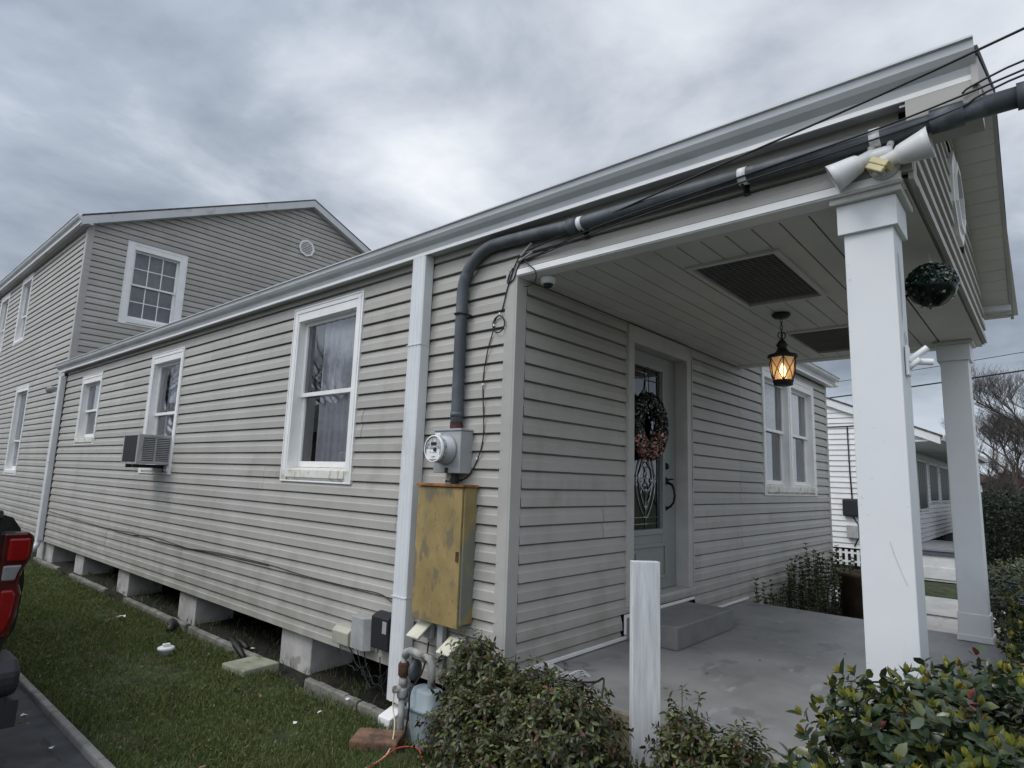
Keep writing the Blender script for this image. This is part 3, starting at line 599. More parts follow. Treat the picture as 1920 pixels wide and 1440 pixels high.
# ================================================================== front door
def Fb(mb, *a): return FRONT.box(mb, *a)
u0, u1, z0, z1 = DOOR
m_ = MB()
Fb(m_, u0, u0+.10, -.01, .028, z0+.06, z1); Fb(m_, u1-.10, u1, -.01, .028, z0+.06, z1); Fb(m_, u0+.10, u1-.10, -.01, .028, z1-.135, z1)
Fb(m_, u0, u0+.012, .028, .036, z0+.06, z1); Fb(m_, u1-.012, u1, .028, .036, z0+.06, z1); Fb(m_, u0, u1, .028, .036, z1-.012, z1)
Fb(m_, u0+.085, u0+.10, -.13, -.01, z0+.06, z1-.12); Fb(m_, u1-.10, u1-.085, -.13, -.01, z0+.06, z1-.12); Fb(m_, u0+.10, u1-.10, -.13, -.01, z1-.135, z1-.12)
D_ = m_.build('front_door', MT['doortrim'], H, bevel=.003)
m_ = MB(); Fb(m_, u0, u1, -.13, .03, z0, z0+.028); Fb(m_, u0+.0, u1-.0, -.12, .045, z0+.028, z0+.06); m_.build('threshold', MT['doortrim'], D_, bevel=.004)
LX0, LX1, LZ0, LZ1 = u0+.10, u1-.10, z0+.064, z1-.137; gx0, gx1, gz0, gz1 = 1.615, 2.13, -.205, 1.175; px0, px1, pz0, pz1 = 1.62, 2.20, -.60, -.345
m_ = MB(); db, df = -.125, -.092
Fb(m_, LX0, gx0, db, df, LZ0, LZ1); Fb(m_, gx1, LX1, db, df, LZ0, LZ1); Fb(m_, gx0, gx1, db, df, gz1, LZ1); Fb(m_, gx0, gx1, db, df, LZ0, gz0)
for (a, b, c, d, w_) in ((gx0-.045, gx1+.045, gz0-.045, gz1+.045, .045), (px0-.02, px1+.0, pz0-.02, pz1+.02, .030)):
    Fb(m_, a, a+w_, df, df+.016, c, d); Fb(m_, b-w_, b, df, df+.016, c, d); Fb(m_, a+w_, b-w_, df, df+.016, c, c+w_); Fb(m_, a+w_, b-w_, df, df+.016, d-w_, d)
Fb(m_, px0+.05, px1-.07, df, df+.010, pz0+.05, pz1-.05)
m_.build('door_leaf', MT['door'], D_, bevel=.006)
m_ = MB(); yq = .112; m_.quad((gx0, yq, gz0), (gx1, yq, gz0), (gx1, yq, gz1), (gx0, yq, gz1)); m_.build('pane', MT['glassd'], D_)
m_ = MB(); m_.box(gx0-.05, gx1+.05, .30, .32, gz0-.1, gz1+.1); m_.box(gx0-.05, gx1+.05, .1255, .30, gz0-.1, gz0-.08); m_.build('dark_backing', MT['dark'], D_)  # dark panels added behind the door glass to stand for unlit space
# leaded work
ld = MB(); yl = .106; cxg = (gx0+gx1)/2; ld.smooth = True
def came(pts, r=.0045):
    ld.tube([(cxg+a, yl, z) for a, z in pts], r, 6)
hw = (gx1-gx0)/2
for a in (-hw+.045, hw-.045): came([(a, gz0), (a, gz1)])
for z in (gz0+.045, gz0+.10, gz1-.045, gz1-.10, .22): came([(-hw, z), (hw, z)], .004)
def curve(f, n=18): return [f(i/n) for i in range(n+1)]
for s in (-1, 1):
    came(curve(lambda t: (s*.16*math.sin(math.pi*t)**.8, -.12+.62*t)))
    came(curve(lambda t: (s*.11*math.sin(math.pi*t), -.05+.50*t)))
    came(curve(lambda t: (s*.19*math.sin(math.pi*t)**.9, .50+.50*t)))
    came(curve(lambda t: (s*(.02+.10*math.sin(math.pi*t)), .10+.26*t)), .006)
    came(curve(lambda t: (s*(.17-.15*t), .25-.13*math.sin(math.pi*t*.5))), .006)
    came(curve(lambda t: (s*(.03+.05*math.sin(2*math.pi*t)), .02+.30*t)))
    came(curve(lambda t: (s*.12*(1-t)**1.5, .72+.36*t)), .006)
came([(0, -.20), (0, .10)]); came([(0, 1.08), (0, gz1)])
for (a, z) in ((0, .12), (0, .30), (.09, .20), (-.09, .20), (0, -.02)): ld.lathe([(0.001, .010), (.014, .004), (.018, 0)], (cxg+a, yl, z), (0, -1, 0), 10)
ld.build('leaded_pattern', MT['lead'], D_)
m_ = MB(); m_.smooth = True; hx = 2.205
m_.lathe([(.001, .03), (.020, .028), (.030, .012), (.033, 0)], (hx, .092, .335), (0, -1, 0), 18); m_.build('deadbolt', MT['bronze'], D_)
m_ = MB(); m_.smooth = True; m_.lathe([(.001, .025), (.022, .022), (.032, .010), (.036, 0)], (hx, .092, .205), (0, -1, 0), 18)
m_.lathe([(.001, .018), (.016, .014), (.022, 0)], (hx, .092, -.035), (0, -1, 0), 14)
m_.tube([(hx, .075, .19), (hx, .030, .175), (hx+.0, .010, .13), (hx, .004, .08), (hx, .016, .02), (hx, .045, -.015), (hx, .080, -.035)], [.012, .012, .011, .010, .009, .010, .012], 10)
m_.tube([(hx, .07, .215), (hx, .035, .222), (hx+.03, .030, .222)], .007, 8); m_.build('door_handle', MT['bronze'], D_)
# ================================================================== the taller house behind
T = thing('two_storey_house', 'tall beige sided house behind the bungalow with a shallow white-edged gable', 'house')
TY = 10.50; TF = Wall('y', TY, -1); TSW = 8.7; TE = 4.60; TSL = .445; TR = ROW*1.0
TW = (.645, 1.735, 2.83, 4.45)
gl = lambda z: max(.02, (z-TE)/TSL+.02) if z > TE else .02
siding(TF, 1.6, TE+TSL*TSW/2-.02, lambda z: max(.02, (z-TE)/TSL), lambda z: min(TSW, TSW-(z-TE)/TSL), [(TW[0]+.01, TW[1]-.01, TW[2]+.01, TW[3]-.01)], seed=21).build('siding_wall', MT['siding'], T)
tl = [(14.55, 15.57, 2.84, 4.44), (16.9, 17.92, 2.84, 4.40), (13.25, 14.40, -.09, 1.79)]
siding(SIDE, ZR, TE, 10.62, 21.0, [(a+.01, b-.01, c+.01, d-.01) for a, b, c, d in tl], seed=22).build('siding_wall', MT['siding'], T)
siding(SIDE, EAVE+.13, TE, TY, 10.62, seed=23, seams=False).build('siding_wall', MT['siding'], T)
m_ = MB(); m_.box(-.018, .0, TY-.001, TY+.09, 1.80, TE); m_.box(-.018, .09, TY-.018, TY-.001, 1.80, TE); m_.build('corner_post', MT['siding_post'], T, bevel=.003)
m_ = MB(); m_.box(TSW-.05, TSW, TY+.02, 21, BOT, TE); m_.box(.02, TSW, 20.95, 21, BOT, TE); m_.box(.1, TSW-.1, TY+.1, 20.9, BOT+.02, BOT+.1); m_.build('rear_wall', MT['siding_post'], T)
for i in range(5):
    a = 11.6+i*2.0; m_ = MB(); m_.box(.045, .45, a, a+.4, G0-.06, BOT+.01); m_.build('pier', MT['pier'], T, bevel=.008)
ax = TSW/2; ov = .16; ez = TE+.12-TSL*ov; az = TE+.12+TSL*ax
m_ = MB()
for s in (0, 1):
    xe = -ov if s == 0 else TSW+ov
    m_.add([(xe, TY-.16, ez), (ax, TY-.16, az), (ax, 21.2, az), (xe, 21.2, ez), (xe, TY-.16, ez-.03), (ax, TY-.16, az-.03), (ax, 21.2, az-.03), (xe, 21.2, ez-.03)], [(0, 1, 2, 3), (4, 7, 6, 5), (0, 4, 5, 1), (3, 2, 6, 7), (0, 3, 7, 4)])
m_.build('roof', MT['shingle'], T)
m_ = MB()
for s in (0, 1):
    xe = -ov+.01 if s == 0 else TSW+ov-.01
    q = [(xe, ez-.032), (ax, az-.032), (ax, az-.19), (xe, ez-.19)]
    m_.add([(x, TY-.155, z) for x, z in q]+[(x, TY-.02, z) for x, z in q], [(0, 1, 2, 3), (7, 6, 5, 4), (3, 2, 6, 7), (0, 3, 7, 4)])
m_.build('rake_board', MT['gutter'], T)
g = gutter(T, (-.06, TY-.15, TE-.10), (-.06, 21.1, TE-.10), (-1, 0, 0), sc=1.05)
m_ = MB(); m_.box(-.07, .02, TY-.15, 21.1, TE-.10, TE+.02); m_.build('eave_soffit', MT['white'], T)
window(T, TF, *TW, tw=.135, top=.15, bot=.10, inside='blind', muntin=True, split=.5, label='twelve-pane window in the gable wall')
for i, w in enumerate(tl): window(T, SIDE, *w, tw=.09, inside='blind' if i == 2 else None, split=.42 if i < 2 else .36)
m_ = MB(); m_.smooth = False
m_.lathe([(.17, .0), (.185, .0), (.205, .02), (.205, .035), (.165, .035), (.155, .01)], (4.31, TY-.012, 5.44), (0, -1, 0), 8, caps=False)
for i in range(7): 
    z = 5.44-.12+i*.04; hw = math.sqrt(max(.0001, .158**2-(z-5.44)**2)); m_.quad((4.31-hw, TY-.04, z-.012), (4.31+hw, TY-.04, z-.012), (4.31+hw, TY-.018, z+.014), (4.31-hw, TY-.018, z+.014))
m_.build('gable_vent', MT['white'], T)
m_ = MB(); m_.smooth = True; m_.tube([(.0, 10.95, 1.52), (-.10, 10.93, 1.52)], .03, 10); m_.lathe([(.03, 0), (.055, .05), (.065, .11), (.06, .13)], (-.08, 10.93, 1.52), (-.6, -.5, -.45), 14)
fl = m_.build('flood_lamp', MT['greyp']); tag(fl, 'small grey spot lamp on the taller house wall by the far downspout top', 'floodlight')
# ================================================================== things on the side wall
def wbox(name, m, par, y0, y1, x0, x1, z0, z1, bevel=.004):
    mb = MB(); mb.box(x0, x1, y0, y1, z0, z1); return mb.build(name, m, par, bevel=bevel)
# tall rusty yellow breaker panel
t = thing('breaker_panel', 'tall narrow mustard yellow electrical box with black smears and a rusty top', 'electrical box', (-.07, .47, -.3))
def loc(t, o): o.matrix_parent_inverse = Matrix.Translation(-t.location); return o
Y0, Y1, Z0, Z1 = .262, .690, -.735, .112
loc(t, wbox('box_body', MT['yside'], t, Y0, Y1, -.122, -.012, Z0+.02, Z1))
loc(t, wbox('box_door', MT['yellow'], t, Y0+.012, Y1+.006, -.138, -.123, Z0, Z1-.004, .003))
loc(t, wbox('box_top', MT['yellowtop'], t, Y0-.012, Y1+.012, -.152, -.012, Z1+.001, Z1+.018, .003))
m_ = MB(); m_.box(-.146, -.139, Y0+.02, Y0+.04, -.34, -.28); loc(t, m_.build('latch', MT['rust'], t))
# electric meter
t = thing('electric_meter', 'grey electric meter box with a round glass meter below the conduit', 'electric meter', (-.07, .42, .34))
loc(t, wbox('meter_box', MT['metal'], t, .325, .575, -.125, -.012, .20, .472, .005))
loc(t, wbox('box_lid', MT['metal'], t, .320, .580, -.132, -.012, .473, .487, .003))
m_ = MB(); m_.smooth = True; mc = (-.126, .452, .350)
m_.lathe([(.098, 0), (.098, .016), (.090, .020), (.088, .07)], mc, (-1, 0, 0), 28); loc(t, m_.build('meter_ring', MT['metal'], t))
m_ = MB(); m_.smooth = True; m_.lathe([(.084, .02), (.083, .105), (.079, .112), (.001, .114)], mc, (-1, 0, 0), 28); loc(t, m_.build('meter_face', MT['lens'], t))
m_ = MB(); m_.smooth = True; m_.lathe([(.086, .100), (.087, .116), (.078, .118), (.078, .1145)], mc, (-1, 0, 0), 28, caps=False); loc(t, m_.build('bezel', MT['whitep'], t))
m_ = MB(); fx = -.126-.1155; m_.box(fx-.001, fx, .425, .475, .372, .392); m_.box(fx-.001, fx, .430, .462, .296, .301)
for i in range(3): m_.box(fx-.001, fx, .415+i*.026, .428+i*.026, .325, .329)
m_.lathe([(.001, .010), (.012, .008), (.014, 0)], (fx, .432, .345), (-1, 0, 0), 10); loc(t, m_.build('meter_display', MT['black'], t))
m_ = MB(); m_.box(fx-.0006, fx, .390, .514, .284, .346); loc(t, m_.build('dial_plate', MT['whitep'], t))
loc(t, wbox('tag_plate', MT['frieze'], t, .515, .568, -.1275, -.1255, .415, .462, .001))
m_ = MB(); m_.tube([(-.07, .42, .20), (-.07, .42, .115)], .026, 12); m_.tube([(-.07, .42, .165), (-.07, .42, .15)], .033, 12); m_.box(-.137, -.125, .43, .45, .20, .235); loc(t, m_.build('nipple', MT['black'], t))
# service conduit
t = thing('service_conduit', 'thick dark grey conduit rising from the meter and bending along under the gutter', 'conduit', (-.06, .44, .49))
pts = [(-.060, .440, .488), (-.060, .440, .6), (-.060, .442, 1.2), (-.060, .440, 1.42)]
for i in range(1, 9):
    a = math.pi/2*i/8*.96; pts.append((-.060, .440-.30*(1-math.cos(a)), 1.42+.285*math.sin(a)))
pts += [(-.062, .03, 1.700), (-.065, -.25, 1.685), (-.068, -.50, 1.668), (-.070, -1.0, 1.668), (-.070, -2.0, 1.655), (-.072, -2.62, 1.652)]
m_ = MB(); m_.smooth = True; m_.tube(pts, .040, 18); loc(t, m_.build('pipe', MT['galv'], t))
m_ = MB(); m_.smooth = True
for a, b, r in (((-.060, .440, .60), (-.060, .440, .57), .044), ((-.068, -.46, 1.670), (-.069, -.52, 1.667), .046), ((-.071, -2.25, 1.654), (-.071, -2.36, 1.653), .050), ((-.071, -2.52, 1.653), (-.071, -2.60, 1.652), .050)):
    m_ = MB(); m_.smooth = True; m_.tube([a, b], r, 18); loc(t, m_.build('coupling', MT['galv'], t))
m_ = MB(); m_.tube([(-.060, .440, .535), (-.060, .440, .495)], .042, 16); loc(t, m_.build('locknut', MT['rust'], t))
for (ya, yb, z) in ((-.530, -.560, 1.667), (-1.475, -1.515, 1.661), (-2.035, -2.075, 1.655)):
    m_ = MB(); m_.smooth = True; m_.tube([(-.070, ya, z), (-.070, yb, z)], .0425, 18); loc(t, m_.build('white_band', MT['frieze'], t))
m_ = MB()
for y, z in ((-.55, 1.665), (-1.49, 1.661)): m_.box(-.02, -.012, y-.015, y+.015, z-.075, z+.075); m_.tube([(-.015, y, z-.06), (-.05, y, z-.055), (-.08, y, z-.042)], .006, 6)
m_.tube([(-.015, .47, 1.27), (-.05, .495, 1.27), (-.105, .46, 1.27), (-.11, .43, 1.27), (-.06, .392, 1.268), (-.015, .385, 1.262)], .007, 6); loc(t, m_.build('strap', MT['cable'], t))
m_ = MB(); m_.smooth = True; m_.lathe([(.042, 0), (.055, .03), (.05, .12), (.02, .17)], (-.072, -2.60, 1.652), (0, -.9, -.35), 14); loc(t, m_.build('weatherhead', MT['galv'], t))
# utility boxes low on the wall
t = thing('phone_box', 'small flat beige box low on the siding, leftmost of the low wall boxes', 'utility box', (-.05, 1.57, -1.05))
m_ = MB(); m_.extr([(-.012, -1.09), (-.075, -1.075), (-.085, -.985), (-.05, -.955), (-.012, -.95)], (0, 1.455, 0), (0, 1.66, 0), (1, 0, 0), (0, 0, 1)); loc(t, m_.build('cover', MT['beige'], t, bevel=.006))
m_ = MB()
for i in range(4): m_.lathe([(.006, .003), (.007, 0)], (-.03, 1.4545, -1.075+i*.028), (0, -1, 0), 8)
loc(t, m_.build('cable_gland', MT['black'], t))
t = thing('network_box', 'light grey chamfered box low on the siding between the beige and black boxes', 'utility box', (-.05, 1.31, -.95))
m_ = MB(); m_.extr([(0, -.012), (.215, -.012), (.215, -.07), (.18, -.115), (.035, -.115), (0, -.07)], (0, 1.195, -1.055), (0, 1.195, -.835), (0, 1, 0), (1, 0, 0)); loc(t, m_.build('cover', MT['greyp'], t, bevel=.004))
loc(t, wbox('back_plate', MT['beige'], t, 1.18, 1.425, -.026, -.012, -1.07, -.815))
t = thing('cable_box', 'black plastic box with a pale label low on the siding beside the downspout', 'utility box', (-.05, 1.05, -.95))
m_ = MB(); m_.extr([(-.012, 1.03), (-.10, 1.01), (-.105, .80), (-.05, .775), (-.012, .775)], (0, .972, 0), (0, 1.16, 0), (1, 0, 0), (0, 0, -1)); loc(t, m_.build('cover', MT['black'], t, bevel=.008))
loc(t, wbox('label_plate', MT['greyp'], t, .985, 1.03, -.1065, -.1045, -.90, -.82, .001))
t = thing('wire_bundle', 'loose black and grey wires drooping below the low wall boxes', 'wires', (-.03, 1.3, -1.1))
m_ = MB(); m_.smooth = True
for i, (ya, yb, dz) in enumerate(((1.5, 1.0, .13), (1.38, .98, .19), (1.28, .96, .16), (1.08, .93, .20), (1.55, 1.2, .10))):
    m_.tube([(-.04-.01*i, ya+(yb-ya)*k/10, -1.07-dz*math.sin(math.pi*k/10)**.8-.06*k/10+.012*math.sin(k*2.1+i)) for k in range(11)], .0045, 6)
loc(t, m_.build('wire', MT['cable'], t))
# outlet covers under the yellow panel
def outlet(y, z, label, ang):
    t = thing('outlet_cover', label, 'outlet cover', (-.03, y, z), 'flip-up outlet covers')
    bb = MB(); bb.box(-.03, .0, -.045, .045, -.06, .055); bb.build('outlet_box', MT['greyp'], t, bevel=.004)
    fl = MB(); fl.box(-.008, .008, -.058, .058, -.145, 0); o = fl.build('flap', MT['cream'], t, bevel=.007); o.location = (-.035, 0, .045); o.rotation_euler = (0, math.radians(ang), 0)
    g = MB(); g.box(.0085, .013, -.052, .052, -.138, -.006); g2 = g.build('gasket', MT['greyp'], o)
outlet(.625, -.800, 'raised cream outlet flap under the yellow box, the one nearer the downspout', 55)
outlet(.335, -.850, 'raised cream outlet flap under the yellow box, just above the leafy bush', 58)
t = thing('conduit_fitting', 'small oval grey conduit fitting between the two cream outlet flaps', 'conduit fitting', (-.03, .485, -.83))
m_ = MB(); m_.smooth = True
m_.extr([(.026*math.cos(a)*1.0, (.09 if math.sin(a) >= 0 else -.09)+.026*math.sin(a)) for a in [i*math.pi/8 for i in range(16)]], (-.075, .485, -.855), (-.035, .485, -.855), (0, 1, 0), (0, 0, 1)); loc(t, m_.build('cover', MT['greyp'], t, smooth=False, bevel=.004))
m_ = MB(); m_.tube([(-.04, .485, -.74), (-.04, .485, -1.04)], .017, 10); loc(t, m_.build('pipe', MT['greyp'], t))
# cables on the wall
def cable(name, paths, label, m='cable', r=.0045, cat='cable'):
    mb = MB(); mb.smooth = True
    for p in paths:
        P = [V(*q) for q in p]; S_ = []
        for i in range(len(P)-1):
            a, b, c, d = P[max(i-1, 0)], P[i], P[i+1], P[min(i+2, len(P)-1)]
            for k in range(6):
                t_ = k/6; S_.append(.5*((2*b)+(c-a)*t_+(2*a-5*b+4*c-d)*t_*t_+(3*b-a-3*c+d)*t_**3))
        S_.append(P[-1]); mb.tube(S_, r, 6)
    o = mb.build(name, MT[m]); return tag(o, label, cat)
X = -.024
circ = [(X-.006, .120+.052*math.cos(a), 1.165+.056*math.sin(a)) for a in [math.pi*.75-i*2*math.pi/9 for i in range(10)]]
c1 = cable('wall_cable', [[(X, -.087, 1.630), (X, -.01, 1.56), (X, .06, 1.40), (X, .10, 1.26), (X, .155, 1.20), (X, .175, 1.12), (X, .215, 1.0), (X, .245, .80), (X, .225, .55), (X, .225, .42), (X, .262, .30), (X, .34, .19), (X, .44, .150), (X, .56, .147)],
   circ, [(X, -.07, 1.60), (X, -.02, 1.52), (X, .01, 1.45), (X, .06, 1.43), (X, .05, 1.48), (X-.01, .01, 1.52)],
   [(X, -.06, 1.59), (X-.02, -.12, 1.52), (X-.02, -.185, 1.46), (X-.01, -.18, 1.40), (X, -.12, 1.38), (X, -.08, 1.385)]], 'thin black cable tacked down the siding with a small coil, down to the meter', r=.0042)
m_ = MB()
for y, z in ((.115, 1.235), (.165, 1.165), (.243, .78), (.268, .30), (.56, .15)): m_.box(-.032, -.018, y-.006, y+.006, z-.007, z+.007)
m_.build('cable_clip', MT['whitep'], c1)
cable('long_wall_cable', [[(X, 10.4, -.62), (X, 9.6, -.64), (X, 8.4, -.66), (X, 7.2, -.672), (X, 6.2, -.655), (X, 5.0, -.69), (X, 3.9, -.652), (X, 2.85, -.648), (X, 2.25, -.668), (X, 1.6, -.672), (X, 1.2, -.668), (X, 1.06, -.70), (X, .96, -.71)],
   [(X, 7.2, -.66), (X, 6.5, -.69), (X, 5.6, -.645), (X, 4.6, -.675), (X, 3.6, -.662), (X, 2.8, -.656)]], 'pair of thin black cables sagging along the lower siding toward the near downspout', r=.0032)
# overhead lines: service drop and two lines strapped to the conduit
def wire(name, pts, label, r=.006):
    return cable(name, [pts], label, r=r, cat='wire')
p0 = V(-.05, -.10, 1.60); p1 = V(-.565+.10, -2.55, 1.66)
P1 = CAM+(V(-.2, -2.56, 1.84)-CAM)*.985
ov = wire('service_drop_wire', [p0, P1+(p0-P1)*.5+V(0, 0, -.004), P1, P1+(P1-p0)*1.0+V(0, 0, .12), P1+(P1-p0)*3.5+V(0, 0, 1.0)], 'thin black overhead wire crossing in front of the gutter to the porch corner', .0052)
m_ = MB(); m_.tube([p0+V(0, .03, -.02), p0+V(-.004, -.06, .045)], .008, 8); m_.tube([V(-.04, -.05, 1.555), V(-.045, -.16, 1.59)], .007, 8); m_.build('wire_clamp', MT['greyp'], ov)
cable('conduit_lines', [[(-.028, -.02, 1.555), (-.035, -.20, 1.566), (-.09, -.70, 1.612), (-.112, -1.5, 1.642), (-.118, -2.05, 1.668), (-.120, -2.36, 1.70), (-.125, -2.62, 1.735), (-.2, -3.4, 1.80), (-.9, -9, 2.8)],
   [(-.028, -.04, 1.545), (-.035, -.22, 1.560), (-.08, -.70, 1.588), (-.108, -1.3, 1.606), (-.114, -2.0, 1.627), (-.118, -2.34, 1.652), (-.12, -2.5, 1.70), (-.2, -3.4, 1.84), (-1.0, -9, 2.9)],
   [(-.118, -2.36, 1.71), (-.13, -2.5, 1.75), (-.22, -3.4, 1.9), (-1.1, -9, 3.1)]], 'black wires running along the underside of the grey conduit and off past the roof corner', r=.0042, cat='wire')
# floodlights at the porch corner
t = thing('twin_floodlight', 'white twin floodlight with a cream motion sensor above the near column', 'floodlight', (-.03, -2.075, 1.55))
m_ = MB(); m_.smooth = True; m_.lathe([(.062, 0), (.060, .016), (.045, .026), (.001, .030)], (-.022, -2.075, 1.545), (-1, 0, 0), 20); loc(t, m_.build('base_plate', MT['lightwhite'], t))
def head(c, d, name='lamp_head'):
    d = V(*d).normalized(); m_ = MB(); m_.smooth = True
    m_.lathe([(.020, -.085), (.028, -.075), (.030, -.025), (.040, -.015), (.044, .0), (.058, .070), (.065, .098), (.062, .099), (.058, .09)], c, d, 24, caps=False); h = m_.build(name, MT['lightwhite'], t); loc(t, h)
    m2 = MB(); m2.smooth = True; m2.lathe([(.060, .086), (.04, .094), (.001, .097)], c, d, 24, caps=False); lo_ = m2.build('lens', MT['lens'], h)
    return h
head((-.075, -1.975, 1.556), (-.12, .95, -.42)); head((-.075, -2.150, 1.552), (-.05, -1.0, .16))
m_ = MB(); m_.smooth = True; m_.lathe([(.014, 0), (.014, .02), (.008, .026)], (-.075, -2.04, 1.60), (0, .2, 1), 8); m_.lathe([(.014, 0), (.014, .02), (.008, .026)], (-.075, -2.105, 1.598), (0, -.2, 1), 8); m_.lathe([(.030, -.045), (.034, -.02), (.034, .02), (.030, .045)], (-.065, -2.07, 1.575), (0, 1, 0), 16); loc(t, m_.build('knuckle', MT['lightwhite'], t))
m_ = MB()
Tm = Matrix.Translation((-.105, -2.068, 1.505)) @ Matrix.Rotation(math.radians(38), 4, 'X') @ Matrix.Rotation(math.radians(-15), 4, 'Z')
Tf = lambda p: Tm @ p
m_.box(-.03, .03, -.042, .042, .0, .028, Tf); m_.box(-.03, -.012, -.042, .042, -.026, .0, Tf); m_.box(-.03, .03, .028, .042, -.026, 0, Tf); loc(t, m_.build('motion_sensor', MT['brass'], t, bevel=.005))
m_ = MB(); m_.smooth = True; m_.lathe([(.001, -.036), (.022, -.028), (.026, 0)], Tf(V(.008, -.008, -.002)), (Tm.to_3x3() @ V(0, 0, 1)), 14); loc(t, m_.build('sensor_eye', MT['greyp'], t))
# dome camera
t = thing('dome_camera', 'small white dome security camera on the porch ceiling by the corner', 'security camera', (.115, -.165, SOF))
m_ = MB(); m_.smooth = True; m_.lathe([(.048, .0), (.052, -.012), (.046, -.04), (.034, -.046)], (0, 0, 0), (0, 0, 1), 22); m_.build('housing', MT['whitep'], t)
m_ = MB(); m_.smooth = True; m_.lathe([(.033, -.04), (.032, -.052), (.022, -.066), (.001, -.072)], (0, 0, 0), (0, 0, 1), 18, caps=False); m_.build('lens_dome', MT['black'], t)
# air conditioner
t = thing('window_air_conditioner', 'grey window air conditioner with dark louvres sticking out of a side window', 'air conditioner', (-.15, 5.58, .4))
ay0, ay1, axo, az0, az1 = 5.36, 5.88, -.37, .205, .545
m_ = MB(); f = .02
m_.box(axo, -.0, ay0+.01, ay1-.01, az1-.014, az1); m_.box(axo, 0, ay0+.01, ay1-.01, az0, az0+.022); m_.box(axo+.012, 0, ay0+.014, ay1-.014, az0+.022, az1-.014)
for y in (ay0, ay1-.012):
    for a in ((axo, axo+.05, az0, az1), (-.035, 0, az0, az1), (axo/2-.01, axo/2+.01, az0+.03, az1-.02)): m_.box(a[0], a[1], y, y+.012, a[2]+.001, a[3]-.001)
    m_.box(axo+.05, -.035, y, y+.012, az0+.001, az0+.035); m_.box(axo+.05, -.035, y, y+.012, az1-.03, az1-.001)
for a in ((ay0+.012, ay0+.04), (ay1-.04, ay1-.012)): m_.box(axo-.004, axo+.004, a[0], a[1], az0, az1)
loc(t, m_.build('cabinet', MT['greyp'], t, bevel=.002))
m_ = MB()
for i in range(13):
    z = az0+.045+i*.021
    m_.add([(axo+.052, ay0-.001, z), (-.037, ay0-.001, z), (-.037, ay0+.011, z+.012), (axo+.052, ay0+.011, z+.012)], [(0, 1, 2, 3)])
loc(t, m_.build('louvre', MT['greyp'], t))
m_ = MB(); m_.box(axo-.003, axo+.002, ay0+.041, ay1-.041, az0+.02, az1-.018); m_.box(axo+.03, -.03, ay0+.0125, ay0+.0135, az0+.03, az1-.03); loc(t, m_.build('coil_grille', MT['black'], t))
m_ = MB(); m_.box(-.36, -.0, 5.50, 5.53, .16, .20); m_.box(-.03, .0, 5.50, 5.53, .12, .16); m_.box(-.36, -.0, 5.72, 5.75, .16, .20); loc(t, m_.build('bracket', MT['black'], t))
# ================================================================== porch things
LC = V(1.79, -1.07, 0)
t = thing('porch_lantern', 'lit black iron lantern hanging from the porch ceiling on a short chain', 'lantern', (LC.x, LC.y, SOF))
def lz(mb, prof, n=24): mb.smooth = True; mb.lathe([(r, z-SOF) for r, z in prof], (0, 0, 0), (0, 0, 1), n, caps=True)
m_ = MB(); lz(m_, [(.064, SOF), (.066, SOF-.012), (.05, SOF-.03), (.012, SOF-.036)]); m_.build('canopy', MT['iron'], t)
m_ = MB(); m_.smooth = True
for i in range(4):
    zc_ = SOF-.052-i*.026; a = [(math.cos(k*math.pi/6)*.008*(1 if i % 2 else 0), math.cos(k*math.pi/6)*.008*(0 if i % 2 else 1), zc_-SOF+.017*math.sin(k*math.pi/6)) for k in range(12)]; m_.tube(a, .0028, 6, closed=True)
a = [(math.cos(k*math.pi/8)*.018*.75, -math.cos(k*math.pi/8)*.018*.65, 1.300-SOF+.022*math.sin(k*math.pi/8)) for k in range(16)]; m_.tube([(p[0]-.010, p[1]+.008, p[2]) for p in a], .004, 6, closed=True); m_.tube([(p[0]+.010, p[1]-.008, p[2]) for p in a], .004, 6, closed=True)
m_.build('chain', MT['iron'], t)
m_ = MB(); lz(m_, [(.006, 1.283), (.012, 1.268), (.020, 1.262), (.034, 1.240), (.042, 1.225), (.032, 1.212), (.034, 1.195), (.050, 1.172), (.074, 1.158), (.100, 1.152), (.106, 1.140), (.100, 1.128), (.090, 1.126)]); m_.build('cap', MT['iron'], t)
m_ = MB(); lz(m_, [(.070, .962), (.072, .950), (.066, .944), (.066, .926), (.050, .922), (.001, .921)]); m_.build('base', MT['iron'], t)
m_ = MB(); m_.smooth = True; rz = lambda z: .071+(.094-.071)*((z-.955)/(1.128-.955))**.8 if z > .955 else .071
for k in range(6):
    a0 = k*math.pi/3+.35; m_.tube([((rz(z)+.002)*math.cos(a0), (rz(z)+.002)*math.sin(a0), z-SOF) for z in np.linspace(.955, 1.130, 8)], .0042, 6)
    for s in (0, 1):
        pts = []
        for j in range(9):
            t_ = j/8; z = .955+.175*t_; a = a0+(math.pi/3)*(t_ if s else 1-t_); pts.append((rz(z)*1.01*math.cos(a), rz(z)*1.01*math.sin(a), z-SOF))
        m_.tube(pts, .0032, 6)
m_.build('cage', MT['iron'], t)
gm = bpy.data.materials.new('seeded_lamp_glass'); gm.use_nodes = True; g_ = gm.node_tree; g_.nodes.remove(g_.nodes['Principled BSDF'])
tl_ = g_.nodes.new('ShaderNodeBsdfTranslucent'); tl_.inputs[0].default_value = (.60, .50, .46, 1); tp_ = g_.nodes.new('ShaderNodeBsdfTransparent'); tp_.inputs[0].default_value = (.95, .85, .72, 1)
gl_ = g_.nodes.new('ShaderNodeBsdfGlossy'); gl_.inputs['Roughness'].default_value = .25; mx1 = g_.nodes.new('ShaderNodeMixShader'); mx1.inputs[0].default_value = .42; mx2 = g_.nodes.new('ShaderNodeMixShader'); mx2.inputs[0].default_value = .10
